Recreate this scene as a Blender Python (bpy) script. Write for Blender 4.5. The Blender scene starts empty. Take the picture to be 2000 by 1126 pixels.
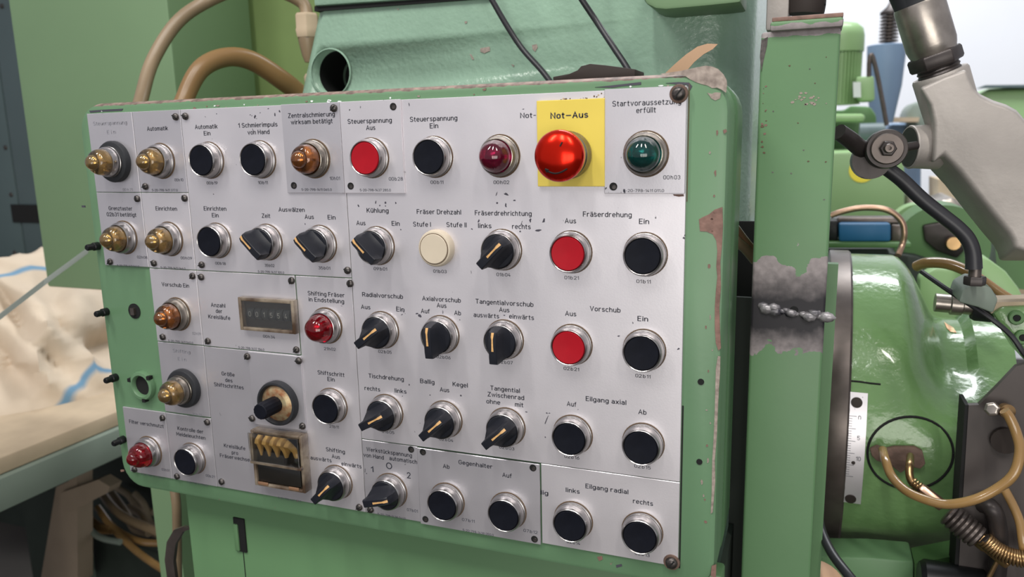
import bpy, bmesh, math, random
from mathutils import Vector, Matrix, noise
from mathutils.bvhtree import BVHTree
random.seed(7)
PI = math.pi
SC = bpy.context.scene
COL = SC.collection

# ------------------------------------------------------------------ camera
RM = Matrix(((0.93238258, 0.3608281, -0.02158262), (0.04808554, -0.18298721, -0.98193862), (-0.35826039, 0.91450465, -0.1879647)))
CAM = Vector((0.549406338, -0.492562412, 0.00979210))
FPX = 1502.92
cam_d = bpy.data.cameras.new('camera')
cam = bpy.data.objects.new('camera', cam_d)
COL.objects.link(cam)
rt, dn, fw = RM[0], RM[1], RM[2]
cam.matrix_world = Matrix(((rt[0], -dn[0], -fw[0], CAM.x), (rt[1], -dn[1], -fw[1], CAM.y), (rt[2], -dn[2], -fw[2], CAM.z), (0, 0, 0, 1)))
cam_d.sensor_width = 36.0
cam_d.lens = FPX / 2000 * 36
cam_d.clip_start = 0.02
cam_d.clip_end = 60
cam_d.dof.use_dof = True
cam_d.dof.focus_distance = 0.56
cam_d.dof.aperture_fstop = 10.0
SC.camera = cam

# ------------------------------------------------------------------ world, lights, exposure
w = bpy.data.worlds.new('world')
SC.world = w
w.use_nodes = True
wn = w.node_tree.nodes
wn['Background'].inputs[0].default_value = (0.93, 0.93, 1.0, 1)
wn['Background'].inputs[1].default_value = 0.46
SC.view_settings.view_transform = 'Standard'
SC.view_settings.look = 'None'
SC.view_settings.exposure = 0.0
SC.view_settings.gamma = 1.0
SC.view_settings.use_curve_mapping = False


def area(name, loc, aim, sx, sy, power, col=(1, 1, 1)):
    l = bpy.data.lights.new(name, 'AREA')
    l.shape = 'RECTANGLE'
    l.size, l.size_y, l.energy, l.color = sx, sy, power, col
    o = bpy.data.objects.new(name, l)
    COL.objects.link(o)
    o.location = loc
    o.rotation_euler = (Vector(aim) - Vector(loc)).to_track_quat('-Z', 'Y').to_euler()
    return o


# ceiling luminaires of the hall and the big front window
area('hall_lamp', (-0.6, -1.15, 1.75), (0.2, 0, -0.1), 0.12, 0.9, 21, (1, 0.97, 0.93))
area('hall_lamp', (0.35, -1.25, 1.85), (0.3, 0, -0.1), 0.12, 0.9, 21, (1, 0.98, 0.95))
area('hall_lamp', (1.25, -1.15, 1.75), (0.5, 0, -0.1), 0.12, 0.9, 21, (1, 0.95, 0.88))
area('hall_lamp', (0.5, 2.2, 2.6), (0.5, 3.4, 0), 2.5, 0.8, 170, (0.95, 0.98, 1))
area('hall_window', (1.5, -2.6, -0.25), (1.2, 0.3, -0.25), 1.3, 0.9, 20, (1, 0.97, 0.90))
area('hall_window', (0.55, -2.6, -0.25), (0.55, 0.3, -0.25), 0.35, 0.9, 7, (1, 0.97, 0.90))


# ------------------------------------------------------------------ pixel -> place helpers (measured positions)
def ray(px, py):
    v = Vector(((px - 1000) / FPX, (py - 563) / FPX, 1.0))
    return RM.transposed() @ v


def P(px, py, Y=0.0):
    d = ray(px, py)
    return CAM + d * ((Y - CAM.y) / d.y)


def PX(px, py, X):
    d = ray(px, py)
    return CAM + d * ((X - CAM.x) / d.x)


def PZ(px, py, Z):
    d = ray(px, py)
    return CAM + d * ((Z - CAM.z) / d.z)


# ------------------------------------------------------------------ materials
def nt(m):
    m.use_nodes = True
    return m.node_tree.nodes, m.node_tree.links, m.node_tree.nodes['Principled BSDF']


def lin(c):
    return tuple((x / 255 / 12.92 if x <= 10 else ((x / 255 + 0.055) / 1.055) ** 2.4) for x in c) + (1,)


def mat(name, rgb, rough=0.5, metal=0.0, mott=0.0, mscale=20, bump=0.0, bscale=200, spec=0.5, coat=0.0, trans=0.0, ior=1.45, rvar=0.0, rgb2=None):
    """rgb in 0-255 display values"""
    m = bpy.data.materials.new(name)
    N, L, b = nt(m)
    c = lin(rgb)
    b.inputs['Base Color'].default_value = c
    b.inputs['Roughness'].default_value = rough
    b.inputs['Metallic'].default_value = metal
    b.inputs['Specular IOR Level'].default_value = spec
    b.inputs['Coat Weight'].default_value = coat
    b.inputs['Transmission Weight'].default_value = trans
    b.inputs['IOR'].default_value = ior
    tc = N.new('ShaderNodeTexCoord')
    if mott or rgb2:
        n = N.new('ShaderNodeTexNoise')
        n.inputs['Scale'].default_value = mscale
        n.inputs['Detail'].default_value = 6
        L.new(tc.outputs['Object'], n.inputs['Vector'])
        r = N.new('ShaderNodeValToRGB')
        r.color_ramp.elements[0].position = 0.35
        r.color_ramp.elements[1].position = 0.65
        c2 = lin(rgb2) if rgb2 else tuple(x * (1 + mott) for x in c[:3]) + (1,)
        r.color_ramp.elements[0].color = c if rgb2 else tuple(x * (1 - mott) for x in c[:3]) + (1,)
        r.color_ramp.elements[1].color = c2
        L.new(n.outputs[0], r.inputs[0])
        L.new(r.outputs[0], b.inputs['Base Color'])
        if rvar:
            mr = N.new('ShaderNodeMapRange')
            mr.inputs[3].default_value = rough - rvar
            mr.inputs[4].default_value = rough + rvar
            L.new(n.outputs[0], mr.inputs[0])
            L.new(mr.outputs[0], b.inputs['Roughness'])
    if bump:
        n2 = N.new('ShaderNodeTexNoise')
        n2.inputs['Scale'].default_value = bscale
        n2.inputs['Detail'].default_value = 3
        L.new(tc.outputs['Object'], n2.inputs['Vector'])
        bp = N.new('ShaderNodeBump')
        bp.inputs['Strength'].default_value = bump
        bp.inputs['Distance'].default_value = 0.001
        L.new(n2.outputs[0], bp.inputs['Height'])
        L.new(bp.outputs[0], b.inputs['Normal'])
    return m


def math_node(N, L, op, a, b=None, clamp=False):
    n = N.new('ShaderNodeMath')
    n.operation = op
    n.use_clamp = clamp
    for i, v in enumerate((a, b)):
        if v is None:
            continue
        if isinstance(v, (int, float)):
            n.inputs[i].default_value = v
        else:
            L.new(v, n.inputs[i])
    return n.outputs[0]


def worn_paint(name, rgb, bare, rough=0.35, zones=(), speck=0.73, speck_scale=90, mott=0.06, bump=0.05, bscale=250, streak=None, flat=False):
    """painted steel; zones = list of (coordinate 'x'|'z', centre, half width, ragged noise amplitude, noise scale), where the paint is gone; specks over all"""
    m = mat(name, rgb, rough, 0, mott, 9, bump, bscale)
    N, L, b = nt(m)
    src = b.inputs['Base Color'].links[0].from_socket
    tc = N.new('ShaderNodeTexCoord')
    geo = N.new('ShaderNodeNewGeometry')
    sep = N.new('ShaderNodeSeparateXYZ')
    L.new(geo.outputs['Position'], sep.inputs[0])
    nz = N.new('ShaderNodeTexNoise')
    nz.inputs['Scale'].default_value = speck_scale
    nz.inputs['Detail'].default_value = 4
    L.new(geo.outputs['Position'], nz.inputs['Vector'])
    mask = math_node(N, L, 'MULTIPLY', math_node(N, L, 'SUBTRACT', nz.outputs[0], speck), 60, True)
    for ax, c0, hw, amp, sc in zones:
        n3 = N.new('ShaderNodeTexNoise')
        n3.inputs['Scale'].default_value = sc
        n3.inputs['Detail'].default_value = 5
        L.new(geo.outputs['Position'], n3.inputs['Vector'])
        d = math_node(N, L, 'ABSOLUTE', math_node(N, L, 'SUBTRACT', sep.outputs[{'x': 0, 'y': 1, 'z': 2}[ax]], c0))
        d = math_node(N, L, 'ADD', d, math_node(N, L, 'MULTIPLY', math_node(N, L, 'SUBTRACT', n3.outputs[0], 0.5), amp))
        k = math_node(N, L, 'MULTIPLY', math_node(N, L, 'SUBTRACT', hw, d), 4000, True)
        mask = math_node(N, L, 'MAXIMUM', mask, k)
    n4 = N.new('ShaderNodeTexNoise')
    n4.inputs['Scale'].default_value = 160
    L.new(geo.outputs['Position'], n4.inputs['Vector'])
    br = N.new('ShaderNodeValToRGB')
    br.color_ramp.elements[0].color = tuple(x * (0.85 if flat else 0.6) for x in lin(bare)[:3]) + (1,)
    br.color_ramp.elements[1].color = tuple(min(1, x * (1.15 if flat else 1.5)) for x in lin(bare)[:3]) + (1,)
    br.color_ramp.elements[0].position = 0.35
    br.color_ramp.elements[1].position = 0.68
    L.new(n4.outputs[0], br.inputs[0])
    bare_c = br.outputs[0]
    if streak:                      # soot around a weld: (centre z, half width, colour)
        d = math_node(N, L, 'ABSOLUTE', math_node(N, L, 'SUBTRACT', sep.outputs[2], streak[0]))
        d = math_node(N, L, 'ADD', d, math_node(N, L, 'MULTIPLY', math_node(N, L, 'SUBTRACT', nz.outputs[0], 0.5), 0.02))
        k = math_node(N, L, 'SUBTRACT', 1.45, math_node(N, L, 'MULTIPLY', d, 1.45 / streak[1]), True)
        mx0 = N.new('ShaderNodeMixRGB')
        L.new(k, mx0.inputs[0])
        L.new(bare_c, mx0.inputs[1])
        mx0.inputs[2].default_value = lin(streak[2])
        bare_c = mx0.outputs[0]
    mx = N.new('ShaderNodeMixRGB')
    L.new(mask, mx.inputs[0])
    L.new(src, mx.inputs[1])
    L.new(bare_c, mx.inputs[2])
    L.new(mx.outputs[0], b.inputs['Base Color'])
    rr = N.new('ShaderNodeMapRange')
    rr.inputs[3].default_value = rough
    rr.inputs[4].default_value = 0.6
    L.new(mask, rr.inputs[0])
    L.new(rr.outputs[0], b.inputs['Roughness'])
    return m


def plate_mat(name, rgb, rough):
    m = mat(name, rgb, rough, 0.75, 0.045, 14, 0.03, 900, rvar=0.06)
    N, L, b = nt(m)
    src = b.inputs['Base Color'].links[0].from_socket
    geo = N.new('ShaderNodeNewGeometry')
    mp = N.new('ShaderNodeMapping')
    mp.inputs['Scale'].default_value = (1, 1, 0.55)
    L.new(geo.outputs['Position'], mp.inputs[0])
    a = N.new('ShaderNodeTexNoise')
    a.inputs['Scale'].default_value = 260
    a.inputs['Detail'].default_value = 3
    L.new(mp.outputs[0], a.inputs['Vector'])
    c = N.new('ShaderNodeTexNoise')
    c.inputs['Scale'].default_value = 13
    L.new(geo.outputs['Position'], c.inputs['Vector'])
    k = math_node(N, L, 'MULTIPLY', math_node(N, L, 'SUBTRACT', a.outputs[0], 0.70), 40, True)
    k = math_node(N, L, 'MULTIPLY', k, math_node(N, L, 'MULTIPLY', math_node(N, L, 'SUBTRACT', c.outputs[0], 0.56), 14, True))
    mx = N.new('ShaderNodeMixRGB')
    L.new(k, mx.inputs[0])
    L.new(src, mx.inputs[1])
    mx.inputs[2].default_value = lin((70, 68, 76))
    L.new(mx.outputs[0], b.inputs['Base Color'])
    return m


M = {}
M['plate'] = plate_mat('brushed_plate', (222, 218, 222), 0.42)
M['plate_grey'] = plate_mat('grey_plate', (202, 199, 204), 0.40)
M['yellow'] = mat('yellow_plate', (214, 192, 84), 0.45, 0, 0.03, 30)
M['ink'] = mat('black_ink', (44, 46, 56), 0.6)
M['ink_pale'] = mat('faded_ink', (128, 128, 136), 0.6)
M['ink_code'] = mat('grey_ink', (70, 72, 82), 0.6)
M['box'] = worn_paint('box_green_paint', (94, 127, 95), (128, 108, 100), 0.38,
                      zones=[('z', 0.0492, 0.0032, 0.0035, 160)], speck=0.745, speck_scale=130)
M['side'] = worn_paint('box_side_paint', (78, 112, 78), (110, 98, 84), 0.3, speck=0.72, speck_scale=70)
M['lower'] = mat('lower_green_paint', (91, 126, 88), 0.45, 0, 0.04, 6, 0.05, 120)
M['cast'] = worn_paint('casting_green_paint', (138, 167, 147), (96, 96, 88), 0.22, speck=0.80, speck_scale=45, mott=0.10, bump=0.65, bscale=210)
M['post'] = worn_paint('post_green_paint', (89, 123, 86), (140, 132, 132), 0.42,
                       zones=[('z', P(1540, 606, .1).z, 0.033, 0.055, 42), ('z', P(1540, 60, .1).z, 0.004, 0.010, 70)], speck=0.735, speck_scale=80, streak=(P(1540, 612, .1).z, 0.034, (34, 32, 36)), flat=True)
M['cab'] = mat('cabinet_green_paint', (112, 139, 104), 0.5, 0, 0.05, 3, 0.04, 60)
M['olive'] = mat('olive_green_paint', (110, 130, 80), 0.5, 0, 0.12, 5)
M['grey_cab'] = mat('grey_blue_paint', (80, 96, 98), 0.5, 0, 0.06, 3)
M['housing'] = mat('glossy_green_paint', (104, 138, 88), 0.22, 0, 0.08, 6, 0.8, 120, coat=0.4)
M['bg_green'] = mat('pale_green_paint', (136, 168, 118), 0.4, 0, 0.06, 3)
M['bg_green_dark'] = mat('mid_green_paint', (76, 112, 66), 0.45, 0, 0.10, 6)
M['chrome'] = mat('chrome', (172, 169, 168), 0.28, 1.0, 0.04, 60, 0.02, 300)
M['chrome_old'] = mat('dull_chrome', (146, 140, 131), 0.3, 1.0, 0.12, 90, 0.1, 500)
M['black'] = mat('black_plastic', (27, 29, 36), 0.42, 0, 0.08, 200, spec=0.3)
M['blackcap'] = mat('black_button', (17, 19, 27), 0.5, 0, 0.12, 160, spec=0.16)
M['redcap'] = mat('red_button', (158, 12, 28), 0.42, 0, 0.04, 100, spec=0.3)
M['cream'] = mat('cream_plastic', (196, 184, 164), 0.45, 0, 0.03, 60)
M['cream_lamp'] = mat('ivory_inlay', (204, 160, 104), 0.4, 0, 0.15, 500)
M['groove'] = mat('brown_groove', (92, 74, 56), 0.7)
M['rubber'] = mat('black_rubber', (34, 36, 40), 0.6, 0, 0.1, 100)
M['screw'] = mat('dark_screw', (84, 80, 78), 0.38, 0.8, 0.3, 300)
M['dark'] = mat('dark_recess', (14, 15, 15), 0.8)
M['pin'] = mat('black_pin', (20, 22, 24), 0.4, 0.3)
M['alu_red'] = mat('red_anodised_metal', (214, 34, 16), 0.22, 0.85, 0.06, 60, 0.02, 300)
M['brown_chip'] = mat('brown_primer', (122, 94, 84), 0.6, 0, 0.25, 130, 0.3, 300)
M['grey_chip'] = mat('bare_filler', (126, 114, 106), 0.5, 0.1, 0.3, 200, 0.4, 250, rgb2=(165, 152, 142))
M['scratch'] = mat('dark_scratch', (66, 64, 74), 0.6)
M['hose'] = mat('beige_hose', (134, 116, 92), 0.38, 0, 0.15, 8)
M['hose_tan'] = mat('tan_hose', (134, 104, 66), 0.35, 0, 0.12, 8)
M['cable'] = mat('black_cable', (40, 40, 44), 0.38)
M['steel'] = mat('worn_steel', (168, 160, 152), 0.32, 0.9, 0.18, 60, 0.05, 300)
M['dark_steel'] = mat('dark_steel', (98, 90, 86), 0.36, 0.7, 0.2, 40)
M['cast_alu'] = mat('cast_aluminium', (160, 154, 149), 0.55, 0.35, 0.16, 14, 0.25, 220)
M['black_steel'] = mat('blackened_steel', (62, 57, 56), 0.4, 0.5, 0.2, 60)
M['blue'] = mat('blue_box', (30, 88, 128), 0.45, 0, 0.1, 10)
M['blue_pale'] = mat('pale_blue_paint', (118, 140, 166), 0.5, 0, 0.05, 8)
M['white'] = mat('white_plastic', (214, 220, 218), 0.5)
M['sack'] = mat('sack_cloth', (196, 180, 160), 0.9, 0, 0.08, 8, 0.3, 300)
M['wood'] = mat('light_wood', (176, 158, 134), 0.7, 0, 0.1, 12)
M['rail'] = mat('grey_green_paint', (112, 123, 113), 0.5, 0, 0.08, 5)
M['beige_steel'] = mat('beige_paint', (150, 134, 116), 0.6, 0, 0.12, 6)
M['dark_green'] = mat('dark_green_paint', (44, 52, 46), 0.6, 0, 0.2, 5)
M['amber_tube'] = mat('amber_tube', (140, 110, 68), 0.22, 0, 0.12, 20, coat=0.5)
M['brown_tube'] = mat('brown_tube', (130, 98, 74), 0.25, 0, 0.2, 30, coat=0.4)
M['brass'] = mat('brass', (160, 130, 92), 0.28, 0.9, 0.15, 60)
M['rust'] = mat('rusty_block', (98, 78, 68), 0.7, 0, 0.3, 80, 0.5, 250)
M['plate_dark'] = mat('dark_grey_plate', (72, 66, 64), 0.45, 0.2, 0.12, 8)
M['tape'] = mat('tan_strip', (176, 142, 114), 0.6, 0, 0.04, 30)
M['leather'] = mat('brown_leather', (40, 32, 28), 0.7)
M['copper'] = mat('corroded_copper', (156, 104, 70), 0.45, 0.7, 0.35, 160, rgb2=(190, 176, 140))
M['copper_pipe'] = mat('copper_pipe', (170, 140, 120), 0.28, 0.9, 0.15, 40)
M['housing_plastic'] = mat('yellowed_clear_plastic', (138, 126, 110), 0.25, 0, 0.25, 60, coat=0.4, rgb2=(74, 58, 46))
M['window_dark'] = mat('dark_display', (30, 28, 25), 0.3, 0, 0.15, 60, coat=0.2)
M['digit_wheel'] = mat('digit_wheel', (58, 66, 74), 0.4)
M['digit'] = mat('pale_digits', (166, 170, 172), 0.5)
M['toggle'] = mat('ivory_toggle', (206, 170, 104), 0.35, 0, 0.06, 60)
M['label_yellow'] = mat('yellow_sticker', (232, 216, 70), 0.5)
M['wall'] = mat('white_wall', (224, 225, 230), 0.8, 0, 0.03, 1.2)
M['floor'] = mat('concrete_floor', (62, 58, 54), 0.7, 0, 0.15, 2)
M['weld'] = mat('weld_bead', (44, 44, 54), 0.4, 0.45, 0.5, 90, 0.5, 200, rgb2=(176, 172, 174))


def glass(name, rgb, trans=0.7, rough=0.12):
    m = mat(name, rgb, rough, 0, trans=trans, ior=1.45, coat=0.3)
    return m


M['lens_clear'] = glass('clear_amber_lens', (222, 200, 160), 0.97, 0.04)
M['lens_amber'] = glass('brown_amber_lens', (206, 140, 90), 0.97, 0.04)
M['lens_red'] = glass('red_lens', (176, 2, 28), 0.85, 0.06)
M['lens_purple'] = glass('dark_red_lens', (150, 20, 66), 0.85, 0.06)
M['lens_green'] = glass('dark_green_lens', (20, 100, 96), 0.85, 0.06)
M['lens_core'] = mat('pale_gold_core', (190, 168, 120), 0.15, 0.85)
M['clear'] = glass('clear_plastic', (240, 236, 226), 1.0, 0.0)


# ------------------------------------------------------------------ mesh builder
class MB:
    def __init__(s):
        s.v, s.f = [], []

    def add(s, vs, fs):
        k = len(s.v)
        s.v += [Vector(v) for v in vs]
        s.f += [tuple(i + k for i in f) for f in fs]
        return s

    def box(s, a, b):
        (x0, y0, z0), (x1, y1, z1) = a, b
        vs = [(x0, y0, z0), (x1, y0, z0), (x1, y1, z0), (x0, y1, z0), (x0, y0, z1), (x1, y0, z1), (x1, y1, z1), (x0, y1, z1)]
        return s.add(vs, [(0, 3, 2, 1), (4, 5, 6, 7), (0, 1, 5, 4), (1, 2, 6, 5), (2, 3, 7, 6), (3, 0, 4, 7)])

    def lathe(s, prof, c=(0, 0, 0), axis=(0, -1, 0), n=32, cap=True, cap0=True):
        """prof: list of (radius, height along the axis)"""
        q = Vector((0, 0, 1)).rotation_difference(Vector(axis).normalized())
        c = Vector(c)
        vs, fs = [], []
        for r, h in prof:
            for i in range(n):
                t = 2 * PI * i / n
                vs.append(c + q @ Vector((r * math.cos(t), r * math.sin(t), h)))
        for k in range(len(prof) - 1):
            for i in range(n):
                j = (i + 1) % n
                fs.append((k * n + i, k * n + j, (k + 1) * n + j, (k + 1) * n + i))
        if cap:
            fs.append(tuple((len(prof) - 1) * n + i for i in range(n)))
        if cap0:
            fs.append(tuple(reversed(range(n))))
        return s.add(vs, fs)

    def tube(s, path, r, n=12, smooth=6, caps=True):
        p = [Vector(x) for x in path]
        rr = r if isinstance(r, (list, tuple)) else [r] * len(p)
        if smooth and len(p) > 2:
            q, r2 = [], []
            for i in range(len(p) - 1):
                p0, p1, p2, p3 = p[max(i - 1, 0)], p[i], p[i + 1], p[min(i + 2, len(p) - 1)]
                for k in range(smooth):
                    t = k / smooth
                    q.append(0.5 * ((2 * p1) + (p2 - p0) * t + (2 * p0 - 5 * p1 + 4 * p2 - p3) * t * t + (3 * p1 - p0 - 3 * p2 + p3) * t ** 3))
                    r2.append(rr[i] * (1 - t) + rr[i + 1] * t)
            q.append(p[-1])
            r2.append(rr[-1])
            p, rr = q, r2
        vs, fs = [], []
        prev = None
        for i, x in enumerate(p):
            t = (p[min(i + 1, len(p) - 1)] - p[max(i - 1, 0)]).normalized()
            if prev is None:
                up = Vector((0, 0, 1)) if abs(t.z) < 0.9 else Vector((1, 0, 0))
                a = t.cross(up).normalized()
            else:
                a = (prev - t * prev.dot(t)).normalized()
            prev = a
            b = t.cross(a)
            for k in range(n):
                th = 2 * PI * k / n
                vs.append(x + (a * math.cos(th) + b * math.sin(th)) * rr[i])
        for i in range(len(p) - 1):
            for k in range(n):
                j = (k + 1) % n
                fs.append((i * n + k, i * n + j, (i + 1) * n + j, (i + 1) * n + k))
        if caps:
            fs.append(tuple(reversed(range(n))))
            fs.append(tuple((len(p) - 1) * n + k for k in range(n)))
        return s.add(vs, fs)

    def prism(s, poly, vec):
        n = len(poly)
        vec = Vector(vec)
        p = [Vector(x) for x in poly]
        vs = p + [x + vec for x in p]
        fs = [tuple(range(n)), tuple(reversed(range(n, 2 * n)))]
        for i in range(n):
            j = (i + 1) % n
            fs.append((i, n + i, n + j, j))
        return s.add(vs, fs)

    def loft(s, loops, cap=True):
        n = len(loops[0])
        vs = [x for l in loops for x in l]
        fs = []
        for k in range(len(loops) - 1):
            for i in range(n):
                j = (i + 1) % n
                fs.append((k * n + i, k * n + j, (k + 1) * n + j, (k + 1) * n + i))
        if cap:
            fs.append(tuple(reversed(range(n))))
            fs.append(tuple((len(loops) - 1) * n + i for i in range(n)))
        return s.add(vs, fs)


WLOC = {}          # world places of the objects built here (nothing above the sub-parts is turned)


def put(name, mesh, m, parent=None, loc=(0, 0, 0), rot=None):
    o = bpy.data.objects.new(name, mesh)
    COL.objects.link(o)
    loc = Vector(loc)
    if not mesh.materials:
        mesh.materials.append(m)
    elif mesh.materials[0] != m:            # a copy in another colour
        o.material_slots[0].link = 'OBJECT'
        o.material_slots[0].material = m
    o.location = loc - (WLOC[parent.name] if parent else Vector())
    if parent:
        o.parent = parent
    if rot:
        o.rotation_euler = rot
    WLOC[o.name] = loc
    return o


def mesh_of(name, mb, angle=35, bevel=0, seg=2, fix=True):
    me = bpy.data.meshes.new(name)
    me.from_pydata([tuple(v) for v in mb.v], [], mb.f)
    bm = bmesh.new()
    bm.from_mesh(me)
    if fix:
        bmesh.ops.recalc_face_normals(bm, faces=bm.faces)
    if bevel:
        ed = [e for e in bm.edges if len(e.link_faces) == 2 and e.calc_face_angle(0) > 0.5]
        bmesh.ops.bevel(bm, geom=ed, offset=bevel, segments=seg, profile=0.5, affect='EDGES', clamp_overlap=True)
    for f in bm.faces:
        f.smooth = True
    bm.to_mesh(me)
    bm.free()
    me.set_sharp_from_angle(angle=math.radians(angle))
    return me


def build(name, mb, m, parent=None, loc=None, angle=35, bevel=0, seg=2, **kw):
    """mb in world coordinates; origin set at the bottom centre"""
    if loc is None:
        xs = [v.x for v in mb.v]
        ys = [v.y for v in mb.v]
        zs = [v.z for v in mb.v]
        loc = Vector(((min(xs) + max(xs)) / 2, (min(ys) + max(ys)) / 2, min(zs)))
    loc = Vector(loc)
    mb.v = [v - loc for v in mb.v]
    o = put(name, mesh_of(name, mb, angle, bevel, seg), M[m] if isinstance(m, str) else m, parent, loc)
    for k, v in kw.items():
        o[k] = v
    return o


def thing(name, label, cat, loc=(0, 0, 0), group=None):
    o = bpy.data.objects.new(name, None)
    COL.objects.link(o)
    o.empty_display_size = 0.02
    o.location = loc
    WLOC[o.name] = Vector(loc)
    o['label'] = label
    o['category'] = cat
    if group:
        o['group'] = group
    return o


def tag(o, label, cat, group=None):
    o['label'] = label
    o['category'] = cat
    if group:
        o['group'] = group
    return o


def poly(pts, Y):
    return [P(x, y, Y) for x, y in pts]


def solid(pts, Y, d):
    """outline at depth Y, going back by d"""
    return MB().prism(poly(pts, Y), (0, d, 0))


def rrect(x0, x1, z0, z1, r, Y, n=6):
    out = []
    for cx, cz, a in ((x1 - r, z1 - r, 0), (x0 + r, z1 - r, 90), (x0 + r, z0 + r, 180), (x1 - r, z0 + r, 270)):
        for i in range(n + 1):
            t = math.radians(a + 90 * i / n)
            out.append(Vector((cx + r * math.cos(t), Y, cz + r * math.sin(t))))
    return out


# ------------------------------------------------------------------ the hall
def struct(name, mb, m):
    o = build(name, mb, m)
    o['kind'] = 'structure'
    return o


struct('floor', MB().box((-7, -4, -1.45), (7, 5.2, -1.4)), 'floor')
struct('wall_back', MB().box((-7, 5.0, -1.4), (7, 5.2, 4)), 'wall')
struct('wall_left', MB().box((-7.2, -4, -1.4), (-7, 5.2, 4)), 'wall')

# ------------------------------------------------------------------ machine casting behind the control box
YC = 0.25
body = thing('machine_column', 'large pale green cast machine column behind the grey control panel', 'machine', (0.3, 0.5, -1.4))
# left edge slopes; right corner is rounded
L0, L1, L2 = P(642, -60, YC), P(597, 150, YC), P(560, 330, YC)
zb = -1.38
secs = []


def col_section(z):
    if z > L1.z:
        t = (z - L1.z) / (L0.z - L1.z)
        xl = L1.x + (L0.x - L1.x) * t
    else:
        t = (L1.z - z) / (L1.z - L2.z)
        xl = L1.x + (L2.x - L1.x) * min(t, 1.5)
    xr = P(1468, 150, YC).x
    out = [Vector((xl - 0.016, 0.9, z)), Vector((xl - 0.012, YC + 0.02, z)), Vector((xl - 0.004, YC + 0.006, z)), Vector((xl + 0.006, YC, z))]
    r = 0.045
    for i in range(9):
        t = math.radians(-90 + 90 * i / 8)
        out.append(Vector((xr - r + r * math.cos(t), YC + r + r * math.sin(t), z)))
    out.append(Vector((xr, 0.9, z)))
    return out


zs = [zb, -0.9, -0.4, -0.1, 0.0, 0.04, L1.z, 0.12, 0.155]
cc = MB().loft([col_section(z) for z in zs])
body_o = build('casting', cc, 'cast', body, angle=50)
# round hole in the casting: dark pocket with rim
hc = P(646, 142, YC - 0.001)
cut = bpy.data.objects.new('cut', mesh_of('cut', MB().lathe([(0.0245, -0.07), (0.0245, 0.02)], hc, (0, -1, 0), 48)))
COL.objects.link(cut)
bo = body_o.modifiers.new('b', 'BOOLEAN')
bo.object, bo.operation, bo.solver = cut, 'DIFFERENCE', 'EXACT'
bpy.context.view_layer.update()
nm = bpy.data.meshes.new_from_object(body_o.evaluated_get(bpy.context.evaluated_depsgraph_get()))
body_o.modifiers.clear()
body_o.data = nm
bpy.data.objects.remove(cut)
build('round_hole', MB().lathe([(0.0244, -0.069), (0.0244, -0.066)], hc, (0, -1, 0), 40), 'dark', body)
build('hole_shade', MB().lathe([(0.0243, -0.060), (0.0243, -0.014), (0.0236, -0.014), (0.0236, -0.060)], hc, (0, -1, 0), 40, False, False), 'dark', body)  # added dark sleeve stands for the shade inside the hole
build('hole_rim', MB().lathe([(0.0262, 0), (0.0256, 0.0012), (0.0246, 0.0012), (0.0244, 0.0)], hc, (0, -1, 0), 40, False, False), 'cast', body)
# upper casting block above the dark parting line
a = P(618, 12, YC)
up = MB().box((a.x - 0.004, YC - 0.006, a.z + 0.004), (0.46, 0.9, 0.45))
build('upper_casting', solid([(612, 12), (960, -12), (960, -160), (612, -160)], YC - 0.008, 0.5), 'cast', body, bevel=0.003)
build('parting_gap', solid([(614, 22), (958, -4), (958, -12), (614, 12)], YC - 0.004, 0.2), 'dark', body)
# rounded green cover corner at the very top
build('top_cover', MB().prism([P(x, y, YC - 0.05) for x, y in [(1252, -60), (1254, -8), (1262, 8), (1280, 17), (1300, 19), (1380, 12), (1448, 5), (1448, -60)]], (0, 0.056, 0)), 'cab', body, bevel=0.003)
# chips in the casting paint
for pts in ([(938, 94), (956, 91), (957, 99), (946, 104), (938, 101)], [(917, 105), (921, 107), (926, 116), (922, 116)], [(1039, 88), (1048, 86), (1050, 92), (1045, 101), (1040, 96)],
            [(907, 42), (912, 41), (912, 45), (908, 46)], [(998, 125), (1004, 127), (1003, 131)], [(774, 17), (779, 17), (778, 20)]):
    build('paint_chip', MB().prism(poly(pts, YC - 0.0006), (0, 0.001, 0)), 'grey_chip', body)

# ------------------------------------------------------------------ the lower body of the machine with its door
low = thing('machine_cabinet', 'green sheet steel machine base with a hinged door under the control panel', 'machine', (0.25, 0.3, -1.4))
YL = 0.028
build('cover_panel', MB().box((P(362, 975, YL).x, YL, -1.38), (P(1432, 1000, YL).x - 0.006, YL + 0.02, -0.2995)), 'lower', low, bevel=0.002)
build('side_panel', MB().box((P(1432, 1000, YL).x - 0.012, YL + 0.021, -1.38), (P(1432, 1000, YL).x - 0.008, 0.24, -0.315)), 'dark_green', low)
build('frame_post', MB().box((P(300, 1000, 0.2).x, 0.2, -1.38), (P(345, 1000, 0.2).x, 0.245, -0.20)), 'cab', low)
hx0, hx1 = P(457, 1015, YL).x, P(478, 1015, YL).x
hz0, hz1 = P(470, 1075, YL).z, P(466, 1010, YL).z
build('handle_slot', MB().box((hx0, YL - 0.0015, hz0), (hx1, YL + 0.001, hz1)), 'dark', low, bevel=0.0005)
build('recessed_pull', MB().box((hx0 + 0.0005, YL - 0.003, hz0 + 0.001), (hx0 + 0.0055, YL - 0.0005, hz1 - 0.006)), 'lower', low, bevel=0.001)
build('door_seam', MB().box((P(477, 1100, YL).x, YL - 0.0004, -1.3), (P(478.2, 1100, YL).x, YL + 0.001, hz0)), 'dark', low)

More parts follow.
